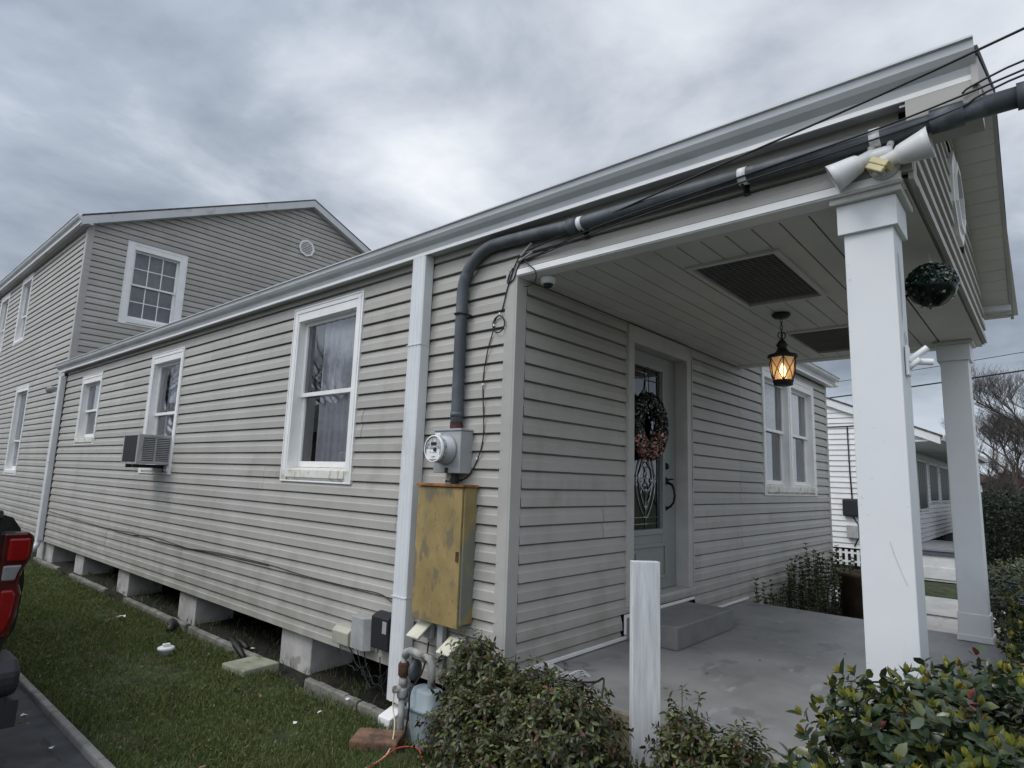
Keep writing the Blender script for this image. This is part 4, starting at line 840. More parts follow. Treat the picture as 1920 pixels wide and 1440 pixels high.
g_.links.new(tp_.outputs[0], mx1.inputs[1]); g_.links.new(tl_.outputs[0], mx1.inputs[2]); g_.links.new(mx1.outputs[0], mx2.inputs[1]); g_.links.new(gl_.outputs[0], mx2.inputs[2]); g_.links.new(mx2.outputs[0], g_.nodes['Material Output'].inputs[0])
m_ = MB(); m_.smooth = True; m_.lathe([(rz(z)-.003, z-SOF) for z in np.linspace(.956, 1.129, 8)], (0, 0, 0), (0, 0, 1), 24, caps=False); m_.build('lamp_glass', gm, t)
m_ = MB(); m_.smooth = True; m_.lathe([(.001, 0), (.012, .01), (.020, .035), (.021, .055), (.012, .085), (.003, .105)], (0, 0, .985-SOF), (0, 0, 1), 16); m_.build('bulb', MT['flame'], t)
pl = bpy.data.lights.new('lantern_light', 'POINT'); pl.energy = 0.45; pl.color = (1.0, .62, .28); pl.shadow_soft_size = .03
po = bpy.data.objects.new('lantern_light', pl); link(po, t); po.location = (0, 0, 1.035-SOF)
# kissing ball
BC = V(.985, -2.10, 1.278)
t = thing('hanging_ball_ornament', 'dark green glittering ball ornament hanging at the front edge of the porch', 'ornament', BC)
m_ = MB(); m_.smooth = True; m_.lathe([(.001, -.118)]+[(.118*math.sin(a), -.118*math.cos(a)) for a in [i*math.pi/14 for i in range(1, 14)]]+[(.001, .118)], (0, 0, 0), (0, 0, 1), 28, caps=False); m_.build('ball', mat('dark_green_ball', (.006, .014, .010), .25, .4, 30, metal=.3), t)
n = 2600; d = rng.normal(size=(n, 3)); d /= np.linalg.norm(d, axis=1)[:, None]
d = d[(d[:, 2] > -.15+.2*rng.random(n)) | (rng.random(n) < .06)]; n = len(d)
def chips(name, c, nrm, size, m, par, asp=1.0):
    n = len(c); r_ = rng.normal(size=(n, 3)); nn = nrm+rng.normal(size=(n, 3))*.45; nn /= np.linalg.norm(nn, axis=1)[:, None]
    a = np.cross(nn, r_); a /= np.linalg.norm(a, axis=1)[:, None]; b = np.cross(nn, a); s = size*(.6+.8*rng.random((n, 1)))
    Vt = np.stack([c-a*s-b*s*asp, c+a*s-b*s*asp, c+a*s+b*s*asp, c-a*s+b*s*asp], 1).reshape(-1, 3); return npmesh(name, Vt, np.arange(4*n).reshape(-1, 4), m, par)
glit = leafmat('tinsel_green', [(0, (.010, .028, .018)), (.45, (.012, .045, .026)), (.93, (.40, .36, .25)), (.97, (.08, .03, .03))], .12, 0, .8)
chips('glitter', d*.121, d, .0055, glit, t)
m_ = MB(); m_.smooth = True; m_.lathe([(.012, .116), (.012, .132), (.005, .136)], (0, 0, 0), (0, 0, 1), 12); m_.tube([(0, 0, .13), (0, 0, SOF-BC.z+.004)], .002, 6); m_.build('hanger', MT['whitep'], t)
# flag bracket on the far side of the near column
t = thing('flag_bracket', 'white two-socket flagpole bracket on the street face of the near column', 'flag holder', (.14, -2.083, .735))
m_ = MB(); m_.box(-.028, .028, -.012, 0, -.075, .055); m_.build('plate', MT['whitep'], t, bevel=.005)
m_ = MB(); m_.smooth = True
for dz, dy in ((.75, .10), (-.10, .30)):
    d_ = V(dy, -1, dz).normalized(); a = V(0, -.01, -.01); m_.tube([a, a+d_*.085], .0145, 14, caps=False); m_.tube([a+d_*.085, a], .0115, 14, caps=False)
m_.tube([(.0, 0, -.045), (-.0, -.05, -.005)], .012, 10); m_.build('socket', MT['whitep'], t)
# wreath
t = thing('door_wreath', 'round dark tinsel wreath with red and gold glints hanging on the door glass', 'wreath', (1.80, .035, .655))
Rw, rw = .212, .074
m_ = MB(); m_.smooth = True; m_.tube([(Rw*math.cos(a), 0, Rw*math.sin(a)) for a in [i*2*math.pi/36 for i in range(36)]], .044, 12, closed=True); m_.build('ring', mat('wreath_core', (.006, .010, .007), .8), t)
n = 9000; th = rng.random(n)*2*np.pi; ph = rng.random(n)*2*np.pi; rr = rw*(.55+.5*rng.random(n)**.6)
nx = np.stack([np.cos(ph)*np.cos(th), -np.abs(np.sin(ph))*np.where(rng.random(n) < .85, 1, -1), np.cos(ph)*np.sin(th)], 1)
c = np.stack([Rw*np.cos(th), 0*th, Rw*np.sin(th)], 1)+nx*rr[:, None]*np.array([1, .75, 1])
low_ = (np.sin(th) < -.25+.5*rng.random(n)-.25)
w1 = leafmat('tinsel_dark', [(0, (.004, .008, .005)), (.5, (.008, .018, .010)), (.95, (.50, .46, .42))], .2, 0, .8)
w2_ = leafmat('tinsel_bright', [(0, (.010, .008, .007)), (.34, (.30, .08, .08)), (.64, (.012, .022, .012)), (.80, (.62, .50, .34)), (.92, (.55, .22, .20))], .2, 0, .8)
chips('tinsel', c[~low_], nx[~low_], .0055, w1, t, 2.2); chips('red_gold_tinsel', c[low_], nx[low_], .0058, w2_, t, 2.0)
m_ = MB(); m_.tube([(0, .0, .27), (0, .01, .52)], .004, 6); m_.build('ribbon', MT['black'], t)
# bare post by the bushes
t = MB(); wv = V(.72, -.69, 0).normalized(); nv = V(-wv.y, wv.x, 0)*-1
pw, pd = .069, .024
t.add([wv*a+nv*b+V((-.009 if z < 0 else 0), 0, z) for z in (-1.30, -.200) for a, b in ((-pw, -pd), (pw, -pd), (pw, pd), (-pw, pd))], [(0, 3, 2, 1), (4, 5, 6, 7), (0, 1, 5, 4), (1, 2, 6, 5), (2, 3, 7, 6), (3, 0, 4, 7)])
t.v = [(x+(-.082), y+(-.975), z) for x, y, z in t.v]
PST = t.build('white_post', MT['wood'], bevel=.003, off=(-.082, -.975, -1.30)); PST.location = (-.082, -.975, -1.30)
tag(PST, 'freestanding white painted board post in front of the porch slab', 'post')
m_ = MB()
for a, z in ((-.045, .52), (-.03, .22), (.045, .19), (-.035, .10)):
    m_.lathe([(.004, .0006), (.0045, 0)], V(0, 0, z)+wv*a+nv*(pd+.0005), nv, 8)
m_.build('nail_hole', MT['dark'], PST)
for a, za, zb, r_ in ((.028, 1.01, 1.10, .0016), (.048, 1.05, 1.10, .0012), (-.052, .70, .98, .0008), (.010, .30, .55, .0007)):
    m_ = MB(); m_.tube([V(0, 0, z)+wv*(a+.002*math.sin(z*40))+nv*pd for z in np.linspace(za, zb, 7)], r_, 5); m_.build('crack', MT['colshade' if r_ < .001 else 'dark'], PST)
# plastic bag and cord on the slab edge
bm_ = MB(); bm_.smooth = True; k, n = 14, 18; R = random.Random(5); vs = []
for i in range(k+1):
    u = i/k; rad = .050*math.sin(math.pi*min(max(u, .03), .97))**.6*(1-.35*u)
    for j in range(n):
        a = 2*math.pi*j/n; w_ = 1+.28*math.sin(3*a+i*.7)+.12*R.uniform(-1, 1); vs.append((.15+.33*u*.3+rad*math.cos(a)*w_*.8, -.14-.30*u, -.93+max(-.045, rad*math.sin(a)*w_*.75)+.02*math.sin(u*9)))
bm_.add(vs, [(i*n+j, i*n+(j+1) % n, (i+1)*n+(j+1) % n, (i+1)*n+j) for i in range(k) for j in range(n)])
pb = bpy.data.materials.new('clear_plastic_film'); pb.use_nodes = True; b_ = pb.node_tree.nodes['Principled BSDF']; b_.inputs['Base Color'].default_value = (.42, .43, .47, 1); b_.inputs['Roughness'].default_value = .18; b_.inputs['Alpha'].default_value = .45; b_.inputs['Specular IOR Level'].default_value = .8
tag(bm_.build('plastic_bag', pb), 'crumpled clear plastic bag lying on the porch slab edge', 'plastic bag')
cable('extension_lead', [[(-.05, .08, -.955), (.04, -.02, -.95), (.12, -.10, -.935), (.2, -.2, -.95), (.22, -.3, -.965), (.24, -.40, -.96), (.22, -.50, -.93), (.20, -.56, -.90), (.12, -.60, -.98), (.06, -.66, -1.02)]], 'stiff black cord by the plastic bag at the house corner', r=.006)
# ================================================================== gas meter and loose things in the yard
t = thing('gas_meter', 'blue-grey gas meter with flaking pipes half hidden by the bush', 'gas meter', (-.2, .45, G0))
m_ = MB(); sec = [(-.10, 0), (.10, 0), (.115, .02), (.12, .20), (.115, .235), (-.115, .235), (-.12, .20), (-.115, .02)]
def ringbox(mb, c, levels):
    vs = []; n = 16
    for z, hx_, hy in levels:
        for j in range(n):
            a = 2*math.pi*(j+.5)/n; ca, sa = math.cos(a), math.sin(a); q = 4
            f = (abs(ca)**q+abs(sa)**q)**(-1/q); vs.append((c[0]+hx_*ca*f, c[1]+hy*sa*f, z))
    k = len(levels); mb.add(vs, [(i*n+j, i*n+(j+1) % n, (i+1)*n+(j+1) % n, (i+1)*n+j) for i in range(k-1) for j in range(n)]+[tuple(range(n))[::-1], tuple((k-1)*n+j for j in range(n))])
m_.smooth = True; ringbox(m_, (-.21, .420), [(-1.425, .05, .06), (-1.40, .06, .075), (-1.30, .075, .100), (-1.21, .08, .110), (-1.205, .08, .110)]); loc(t, m_.build('meter_case', MT['bluemeter'], t, bevel=0))
m_ = MB(); m_.smooth = True; ringbox(m_, (-.21, .420), [(-1.205, .090, .125), (-1.185, .090, .125), (-1.18, .078, .11), (-1.10, .070, .10), (-1.085, .055, .085), (-1.083, .03, .05)]); loc(t, m_.build('meter_cap', MT['bluemeter'], t))
m_ = MB(); m_.smooth = True; m_.tube([(-.20, .665, -1.50), (-.20, .665, -1.19)], .021, 12); m_.lathe([(.030, 0), (.034, .012), (.034, .045), (.030, .06)], (-.20, .665, -1.20), (0, 0, 1), 12); m_.tube([(-.26, .68, -1.145), (-.14, .65, -1.145)], .022, 10); m_.tube([(-.20, .665, -1.14), (-.20, .665, -.945), ], .018, 12); m_.lathe([(.028, 0), (.028, .05)], (-.20, .665, -1.135), (0, 0, 1), 8)
loc(t, m_.build('riser_pipe', MT['pipe'], t))
m_ = MB(); m_.smooth = True; m_.tube([(-.20, .655, -.955), (-.20, .645, -.925), (-.20, .61, -.912), (-.20, .50, -.915), (-.20, .43, -.925), (-.20, .405, -.96), (-.20, .40, -1.08)], .024, 12); loc(t, m_.build('elbow', MT['pipe'], t))
m_ = MB(); m_.smooth = True; m_.lathe([(.026, -.0), (.034, .01), (.036, .07), (.030, .085)], (-.20, .665, -1.075), (0, 0, 1), 14); loc(t, m_.build('regulator', MT['rust'], t))
m_ = MB(); m_.smooth = True; m_.lathe([(.02, 0), (.06, .01), (.064, .03), (.05, .045), (.02, .05)], (-.19, .60, -1.02), (.3, -.9, 0), 18); loc(t, m_.build('regulator_dial', MT['galv'], t))
# cords
cable('black_drop_cord', [[(-.06, .60, -.88), (-.10, .57, -.96), (-.20, .50, -1.03), (-.31, .46, -1.09), (-.315, .46, -1.2), (-.32, .475, -1.33), (-.33, .47, -1.42)]], 'black cord hanging down over the gas meter', r=.0055, cat='cord')
cable('cream_cord', [[(-.22, .72, -1.17), (-.24, .70, -1.25), (-.30, .60, -1.33), (-.42, .50, -1.41), (-.62, .44, -1.415), (-1.0, .35, -1.415)]], 'thin cream cord trailing from the pipe to the grass', 'creamc', .0045, 'cord')
cable('orange_cord', [[(-.75, .40, -1.415), (-.55, .42, -1.40), (-.42, .44, -1.375), (-.36, .40, -1.365), (-.33, .34, -1.37), (-.36, .26, -1.40), (-.40, .15, -1.415)]], 'orange extension cord looping on the ground below the gas meter', 'orange', .0045, 'cord')
def place(o, x, y, z=G0, rz=0): o.location = (x, y, z); o.rotation_euler = (0, 0, rz); return o
m_ = MB(); m_.box(-.10, .10, -.145, .145, -.02, .05); o = m_.build('brick', MT['brick'], bevel=.012); place(o, -.375, .66, G0, .62); tag(o, 'worn brown masonry block lying in the dirt left of the gas meter', 'brick')
m_ = MB(); m_.box(-.16, .16, -.16, .16, -.03, .05); o = m_.build('valve_box_lid', mat('green_grey_lid', (.30, .31, .235), .8, .12, 8, .5, 50, spots=[((.15, .17, .10), 9, .56, ALL1, .7)]), bevel=.012); place(o, -.25, 2.52, G0-.0, .1); tag(o, 'square greenish concrete valve box lid set in the grass', 'valve box lid')
t = thing('cleanout_cap', 'white round plastic sewer cleanout cap standing in the lawn', 'pipe cap', (-.60, 3.34, G0))
m_ = MB(); m_.smooth = True; m_.lathe([(.056, -.03), (.056, .045), (.066, .047), (.068, .065), (.060, .072), (.001, .074)], (0, 0, 0), (0, 0, 1), 22); m_.build('collar', MT['whitep'], t)
m_ = MB(); m_.box(-.028, .028, -.018, .018, .072, .098); m_.build('square_plug', MT['whitep'], t, bevel=.004)
m_ = MB(); m_.smooth = True; m_.tube([(-.09, -.20, .035), (.02, 0.0, .045), (.09, .22, .03)], [.035, .04, .028], 8); o = m_.build('rotten_log', MT['iron']); place(o, -.22, 4.25, G0); tag(o, 'short blackened log in the grass near the second pier', 'log')
m_ = MB(); m_.smooth = True
for (a, b) in (((-.10, -.3, .03), (.05, .28, .05)), ((.0, -.15, .06), (.08, .2, .04))): m_.tube([a, ((a[0]+b[0])/2, (a[1]+b[1])/2, .06), b], [.02, .035, .02], 7)
o = m_.build('charred_branch', MT['iron']); place(o, -.10, 3.05, G0); tag(o, 'dark broken branch lying against the edging beyond the valve lid', 'branch')
R = random.Random(11)
def scrap(x, y, s, z, lab, m='litter', grp='white litter scraps in the yard'):
    n = 7; mb = MB(); P = [(s*R.uniform(.5, 1.1)*math.cos(2*math.pi*i/n), s*R.uniform(.35, .8)*math.sin(2*math.pi*i/n), R.uniform(0, s*.5)) for i in range(n)]
    mb.add([(0, 0, s*.35)]+P, [(0, i+1, (i+1) % n+1) for i in range(n)]); o = mb.build('litter_scrap', MT[m]); o.location = (x, y, z); tag(o, lab, 'litter', grp)
scrap(-.49, 4.85, .055, G0+.045, 'crumpled white paper scrap in the middle of the far lawn')
scrap(-1.70, 2.62, .03, G0-.025, 'white scrap on the asphalt beside the kerb, nearer the truck bumper')
scrap(-1.70, 1.95, .022, G0-.025, 'small white scrap on the asphalt near the bottom edge')
scrap(-.42, 1.22, .028, G0+.04, 'white scrap in the grass just left of the brown brick')
scrap(-.17, 1.28, .022, G0+.05, 'white curl of litter near the edging strip by the gas meter')
scrap(-.62, 1.18, .020, G0+.04, 'small white scrap in the grass above the bare patch')
scrap(-.02, 2.95, .03, G0+.03, 'white scrap at the far side of the edging, between two piers')
for (x, y, z) in ((1.0, -.80, -.976), (1.55, -.93, -.976), (.55, -.75, -.976), (2.2, -1.3, -.976), (.42, -1.25, -.976)):
    mb = MB(); n = 6; s = .014; mb.add([(s*math.cos(2*math.pi*k/n), .5*s*math.sin(2*math.pi*k/n), .003*(k % 2)) for k in range(n)], [tuple(range(n))]); o = mb.build('dead_leaf', MT['litleaf']); o.location = (x, y, z); o.rotation_euler = (0, 0, x*9); tag(o, 'tiny dead leaf fragment lying on the painted porch slab', 'leaf', 'leaf fragments on the porch slab')
for i in range(26):
    x, y = (R.uniform(-1.5, -.2), R.uniform(.9, 8)) if i > 7 else (R.uniform(-1.85, -1.68), R.uniform(2.4, 3.6))
    n = 6; mb = MB(); s = R.uniform(.015, .03); mb.add([(s*math.cos(2*math.pi*k/n), .5*s*math.sin(2*math.pi*k/n), R.uniform(0, .01)) for k in range(n)], [tuple(range(n))])
    o = mb.build('dead_leaf', MT['litleaf']); o.location = (x, y, (G0+.04 if x > -1.6 else G0-.028)); o.rotation_euler = (R.uniform(-.4, .4), R.uniform(-.4, .4), R.uniform(0, 6)); tag(o, 'small tan dead leaf lying on the grass or the drive edge', 'leaf', 'dead leaves scattered in the yard')
# ================================================================== vegetation
def leaves(name, C, D, Nn, S_, m, par, asp=.42, curl=.25, fold=.18):
    """one small folded leaf per row: base C, direction D, face normal Nn, length S_"""
    n = len(C); D = D/np.linalg.norm(D, axis=1)[:, None]; B = np.cross(D, Nn); B /= np.maximum(np.linalg.norm(B, axis=1), 1e-6)[:, None]; Nn = np.cross(B, D)
    s = np.asarray(S_).reshape(-1, 1)
    def P(a, b, c): return C+D*s*a+B*s*b*asp+Nn*s*c
    vs = np.stack([P(0, 0, 0), P(.32, -.44, fold*.42-curl*.05), P(.30, 0, -.02), P(.30, .42, fold*.42-curl*.05), P(.68, -.40, fold*.30-curl*.28), P(.68, 0, -curl*.22), P(.68, .40, fold*.30-curl*.28), P(1, 0, -curl*.6)], 1).reshape(-1, 3)
    T_ = np.array([[0, 2, 1, 1], [0, 3, 2, 2], [1, 2, 5, 4], [2, 3, 6, 5], [4, 5, 7, 7], [5, 6, 7, 7]])
    tri = []
    for f in T_:
        if f[3] == f[2]: tri.append([f[0], f[1], f[2]])
        else: tri += [[f[0], f[1], f[2]], [f[0], f[2], f[3]]]
    tri = np.array(tri); F = (np.arange(n)[:, None, None]*8+tri[None]).reshape(-1, 3)
    return npmesh(name, vs, F, m, par, smooth=True)
def rnd_unit(n):
    d = rng.normal(size=(n, 3)); return d/np.linalg.norm(d, axis=1)[:, None]
def bush(name, label, cat, ells, ntw, leaf, lsize, per=7, shoots=None, shoot_n=3, shsize=.02, asp=.45, group=None, stemr=.004, inner=.35, zmin=G0, droop=0.0, stem_name='stems', spike=0.0, keep=None, clump=0):
    base = np.array(ells[0][0]); root = thing(name, label, cat, (float(base[0]), float(base[1]), zmin), group); off = np.array([base[0], base[1], zmin])
    w = np.array([e[1][0]*e[1][1]+e[1][0]*e[1][2]+e[1][1]*e[1][2] for e in ells]); w = w/w.sum(); tips = []; dirs = []
    for e, f in zip(ells, w):
        n = int(ntw*f*1.5)+1; d = rnd_unit(n); d[:, 2] = np.where(d[:, 2] < -.35, -d[:, 2], d[:, 2]); c, r = np.array(e[0]), np.array(e[1])
        rad = np.where(rng.random(n) < inner, .45+.4*rng.random(n), .86+.16*rng.random(n)+spike*rng.random(n)**4)
        lump = np.array([1+.26*noise.noise(V(*(c+dd*r))*7.0) for dd in d])
        p = c+d*r*(rad*lump)[:, None]; inside = np.zeros(n, bool)
        for e2 in ells:
            if e2 is e: continue
            q = (p-np.array(e2[0]))/np.array(e2[1]); inside |= (q**2).sum(1) < .55
        g = d/r; g /= np.linalg.norm(g, axis=1)[:, None]
        ok = ~inside & (p[:, 2] > zmin+.02); 
        if keep is not None: ok &= np.array([keep(*q_) for q_ in p])
        tips.append(p[ok]); dirs.append(g[ok])
    tips = np.concatenate(tips); dirs = np.concatenate(dirs); tw = dirs+rnd_unit(len(tips))*.45; tw[:, 2] += .35; tw /= np.linalg.norm(tw, axis=1)[:, None]
    n = len(tips); k = per; th = (np.arange(k)*2.4)[None]+rng.random((n, 1))*6.28
    a = np.cross(tw, rnd_unit(n)); a /= np.linalg.norm(a, axis=1)[:, None]; b = np.cross(tw, a)
    rad = np.cos(th)[..., None]*a[:, None]+np.sin(th)[..., None]*b[:, None]
    lift = (np.linspace(.15, .95, k))[None, :, None]
    D = rad+tw[:, None]*lift+rng.normal(size=(n, k, 3))*.22; D[..., 2] -= droop
    C = tips[:, None]+tw[:, None]*(np.linspace(-1.3, .1, k)*lsize)[None, :, None]
    Nn = tw[:, None]+rng.normal(size=(n, k, 3))*.25; sz = lsize*(.50+.85*rng.random((n, k)))
    leaves('foliage', (C.reshape(-1, 3)-off), D.reshape(-1, 3), Nn.reshape(-1, 3), sz.ravel(), MT[leaf], root, asp)
    if shoots:
        sel = (rng.random(n) < .62) & (dirs[:, 2] > -.25); m = int(sel.sum()); k2 = shoot_n
        th = (np.arange(k2)*2.1)[None]+rng.random((m, 1))*6.28; rad = np.cos(th)[..., None]*a[sel][:, None]+np.sin(th)[..., None]*b[sel][:, None]
        D = tw[sel][:, None]*1.3+rad*.55+rng.normal(size=(m, k2, 3))*.15; C = tips[sel][:, None]+tw[sel][:, None]*lsize*.15+0*D
        leaves('young_shoots', (C.reshape(-1, 3)-off), D.reshape(-1, 3), (rad+tw[sel][:, None]*.3).reshape(-1, 3), (shsize*(.6+.7*rng.random((m, k2)))).ravel(), MT[shoots], root, .5)
    mb = MB(); R = random.Random(3)
    idx = rng.choice(n, min(n, 140), replace=False)
    for i in idx:
        p = tips[i]; e = min(ells, key=lambda e_: sum(((p[j]-e_[0][j])/e_[1][j])**2 for j in range(3)))
        q0 = V(e[0][0]+R.uniform(-.3, .3)*e[1][0], e[0][1]+R.uniform(-.3, .3)*e[1][1], zmin-.03); P = V(*p); md = q0.lerp(P, .55)+V(0, 0, .05)
        mb.tube([q0, md, P], [stemr*1.6, stemr, stemr*.45], 5, caps=False)
    mb.build(stem_name, MT['bark'], root, off=tuple(off)); return root
bush('hedge_shrub', 'clipped evergreen hedge with yellow-green tips in the right foreground before the near column', 'hedge',
     [((-.82, -2.18, -.755), (.38, .28, .40)), ((-.40, -2.30, -.80), (.45, .30, .43)), ((-1.16, -2.02, -.88), (.26, .22, .34)), ((.15, -2.56, -.84), (.55, .34, .44)), ((-1.0, -2.42, -.80), (.42, .32, .40)), ((.75, -2.66, -.85), (.6, .42, .46)), ((1.5, -2.68, -.85), (.6, .44, .47)), ((2.3, -2.66, -.85), (.6, .44, .47)), ((3.1, -2.62, -.86), (.6, .44, .47))],
     5600, 'hedge', .040, per=8, shoots='shoot', shoot_n=6, shsize=.026, asp=.58, stemr=.005, spike=.14)
bush('hedge_shrub', 'dark clipped hedge beyond the far column, seen on both sides of its base', 'hedge',
     [((5.0, -2.25, -.95), (.9, .50, .42)), ((6.3, -2.2, -.98), (.9, .50, .40)), ((4.4, -2.35, -.92), (.7, .5, .45)), ((7.4, -2.25, -1.0), (.8, .5, .40))], 2200, 'hedge', .045, per=7, shoots='shoot', shoot_n=2, shsize=.022, stemr=.006, spike=.1)
nk = lambda x, y, z: x < .06 or z > -.96
bush('nandina_bush', 'leafy green bush with reddish leaves between the gas meter and the white post', 'bush',
     [((-.28, -.04, -1.06), (.18, .22, .34)), ((-.36, -.42, -1.08), (.26, .30, .31)), ((-.42, -.78, -1.08), (.24, .25, .30)), ((-.46, -.22, -1.20), (.22, .30, .27)), ((-.62, -.60, -1.25), (.24, .30, .25)), ((-.20, .08, -.98), (.10, .12, .13))],
     1900, 'nandina', .031, per=10, asp=.46, droop=.45, stemr=.003, zmin=-1.40, spike=.30, keep=nk)
bush('nandina_bush', 'low leafy bush with a few red leaves just right of the white post base', 'bush',
     [((-.18, -1.22, -1.10), (.14, .15, .30)), ((-.26, -1.48, -1.14), (.20, .22, .31)), ((-.35, -1.72, -1.22), (.20, .2, .26))],
     760, 'nandina', .031, per=10, asp=.46, droop=.45, stemr=.003, zmin=-1.30, spike=.30, keep=nk)
def stemmy(label, stems, seed, lsize=.040):
    R = random.Random(seed); x0, y0, _ = stems[0]; root = thing('upright_shrub', label, 'shrub', (x0, y0, G0), 'upright shrubs under the front wall'); mb = MB(); C = []; D = []
    for x, y, h in stems:
        p = V(x-x0, y-y0, 0); lean = V(R.uniform(-.12, .12), R.uniform(-.10, .10), 1); pts = [p.copy()]; k = 14
        for i in range(k):
            p = p+lean*h/k+V(R.uniform(-.008, .008), R.uniform(-.008, .008), 0); pts.append(p.copy())
            for j in range(7):
                a = R.uniform(0, 6.28); d = V(math.cos(a), math.sin(a), R.uniform(.4, 1.3)); C.append(tuple(p)); D.append(tuple(d))
        mb.tube(pts, [.006*(1-i/k*.7) for i in range(k+1)], 5, caps=False)
    mb.build('stems', MT['bark'], root); C = np.array(C); D = np.array(D)
    leaves('foliage', C, D, rnd_unit(len(C))*.4+np.array([0, 0, 1.0]), lsize*(.7+.6*rng.random(len(C))), MT['box'], root, .42)
R = random.Random(2)
def st(cx_, cy_, rx, ry, n, h0, h1): return [(cx_+R.uniform(-rx, rx), cy_+R.uniform(-ry, ry), R.uniform(h0, h1)) for _ in range(n)]
stemmy('sparse upright shrub nearest the porch slab under the front wall', st(3.98, -.22, .18, .12, 12, .40, .72), 3)
stemmy('fuller upright shrub in the middle of the bed under the front windows', st(4.95, -.25, .42, .16, 34, .45, .82), 4, .044)
stemmy('tallest upright shrub at the far end of the bed by the house corner', st(5.75, -.24, .28, .14, 26, .6, .92), 5, .044)
stemmy('leafy shrub beside the brown pot at the end of the bed', st(6.6, -.35, .5, .2, 30, .35, .66), 6, .046)
# pot
m_ = MB(); m_.smooth = True; m_.lathe([(.15, 0), (.17, .02), (.215, .50), (.235, .51), (.24, .555), (.215, .56), (.20, .50), (.14, .46)], (0, 0, 0), (0, 0, 1), 26, caps=True)
o = m_.build('plant_pot', MT['terracotta']); o.location = (6.28, -.50, G0+.0); tag(o, 'tall brown plant pot standing in the bed beyond the porch', 'plant pot')
# grass
def grass(name, n, x0, x1, y0, y1, h, wd, lab, dens=None):
    x = x0+(x1-x0)*rng.random(n); y = y0+(y1-y0)*rng.random(n)**1.7
    if dens is not None: k = dens(x, y); x, y = x[k], y[k]; n = len(x)
    a = rng.random(n)*6.28; hh = h*(.45+.9*rng.random(n)); w = wd*(.7+.6*rng.random(n))*(1+.12*(y-y0)); la = rng.random(n)*6.28; ln = hh*(.2+.9*rng.random(n))
    z = G0-.005+0*x; dx, dy = np.cos(a)*w, np.sin(a)*w; lx, ly = np.cos(la)*ln, np.sin(la)*ln
    vs = np.stack([np.stack([x-dx, y-dy, z], 1), np.stack([x+dx, y+dy, z], 1), np.stack([x+dx*.7+lx*.35, y+dy*.7+ly*.35, z+hh*.62], 1), np.stack([x-dx*.7+lx*.35, y-dy*.7+ly*.35, z+hh*.62], 1), np.stack([x+lx, y+ly, z+hh], 1)], 1).reshape(-1, 3)
    F = (np.arange(n)[:, None, None]*5+np.array([[0, 1, 2], [0, 2, 3], [3, 2, 4]])[None]).reshape(-1, 3)
    return tag(npmesh(name, vs, F, MT['grass']), lab, 'grass', kind='stuff')
def dn(x, y):
    v = np.array([noise.noise(V(a*1.6, b*1.6, 9)) for a, b in zip(x, y)]); p = np.clip(.80+.9*v, .22, 1)
    bare = np.exp(-(((x+.74)/.16)**2+((y-1.12)/.14)**2)); bed = np.clip((x+.22)/.08, 0, 1)*.75+np.exp(-(((x+.35)/.22)**2+((y-.55)/.35)**2))
    kerb_ = np.clip((-1.50-x)/.06, 0, 1)*.6
    return rng.random(len(x)) < p*(1-bare)*(1-np.clip(bed, 0, 1))*(1-kerb_)
grass('grass', 125000, -1.545, -.14, .2, 12.0, .034, .0022, 'short winter lawn of green grass between the house and the driveway', dn)
grass('weeds', 1500, -.08, .5, .6, 9.0, .05, .003, 'sparse weeds along the soil at the house edge')
grass('tufts', 3000, -1.53, -.16, .4, 9.0, .052, .0018, 'straw-coloured longer tufts standing out of the lawn', lambda x, y: np.array([noise.noise(V(a*3.1, b*3.1, 4)) for a, b in zip(x, y)]) > .12)
n = 1500; C = np.stack([-1.5+1.3*rng.random(n), .8+4.5*rng.random(n)**1.4, G0+.012+.02*rng.random(n)], 1); D = rnd_unit(n); D[:, 2] = np.abs(D[:, 2])*.5
leaves('clover', C, D, np.tile([0, 0, 1.0], (n, 1)), .016*(.6+.8*rng.random(n)), MT['box'], None, .8)
tag(bpy.context.scene.objects['clover'], 'small broad-leaved clover and weeds mixed through the lawn', 'clover', kind='stuff')
# bare trees
def bare_tree(label, x, y, h, seed, spread=.55, lv=6, r0=.16, tm='twig', group='bare winter trees', nb=3):
    R = random.Random(seed); root = thing('bare_tree', label, 'tree', (x, y, G0), group); tb = MB(); tb.smooth = True; bb = MB(); bb.smooth = True
    def grow(p, d, L_, r, l):
        k = 4; pts = [p.copy()]; q = p.copy(); dd = d.copy()
        for i in range(k):
            dd = (dd+V(R.uniform(-.18, .18), R.uniform(-.18, .18), R.uniform(-.02, .14))).normalized(); q = q+dd*L_/k; pts.append(q.copy())
        (tb if l <= 1 else bb).tube(pts, [r*(1-.45*i/k) for i in range(k+1)], 7 if l < 2 else (5 if l < 4 else 3), caps=False)
        if l >= lv: return
        for j in range(nb+(1 if l > 2 else 0)):
            t_ = .35+.65*(j+R.random()*.8)/(nb+1) if l > 0 else .45+.55*(j+R.random())/nb
            i0 = min(int(t_*k), k-1); s0 = pts[i0].lerp(pts[i0+1], t_*k-i0 if t_*k-i0 <= 1 else 1); nd = (dd+V(R.uniform(-1, 1), R.uniform(-1, 1), R.uniform(-.25, .7))*spread*1.5).normalized()
            grow(s0, nd, L_*R.uniform(.58, .80), max(r*.52, .006), l+1)
    grow(V(0, 0, 0), V(R.uniform(-.08, .08), R.uniform(-.08, .08), 1).normalized(), h*.36, r0, 0)
    tb.build('trunk', MT['bark'], root); bb.build('crown', MT[tm], root); return root
bare_tree('wide bare tree against the sky right of the far column', 47, -.9, 10.0, 5, .75, 6, .14, nb=4)
bare_tree('leafless tree at the right edge of the photo with spreading fine branches', 42, -3.6, 11.5, 8, .7, 6, .2, nb=4)
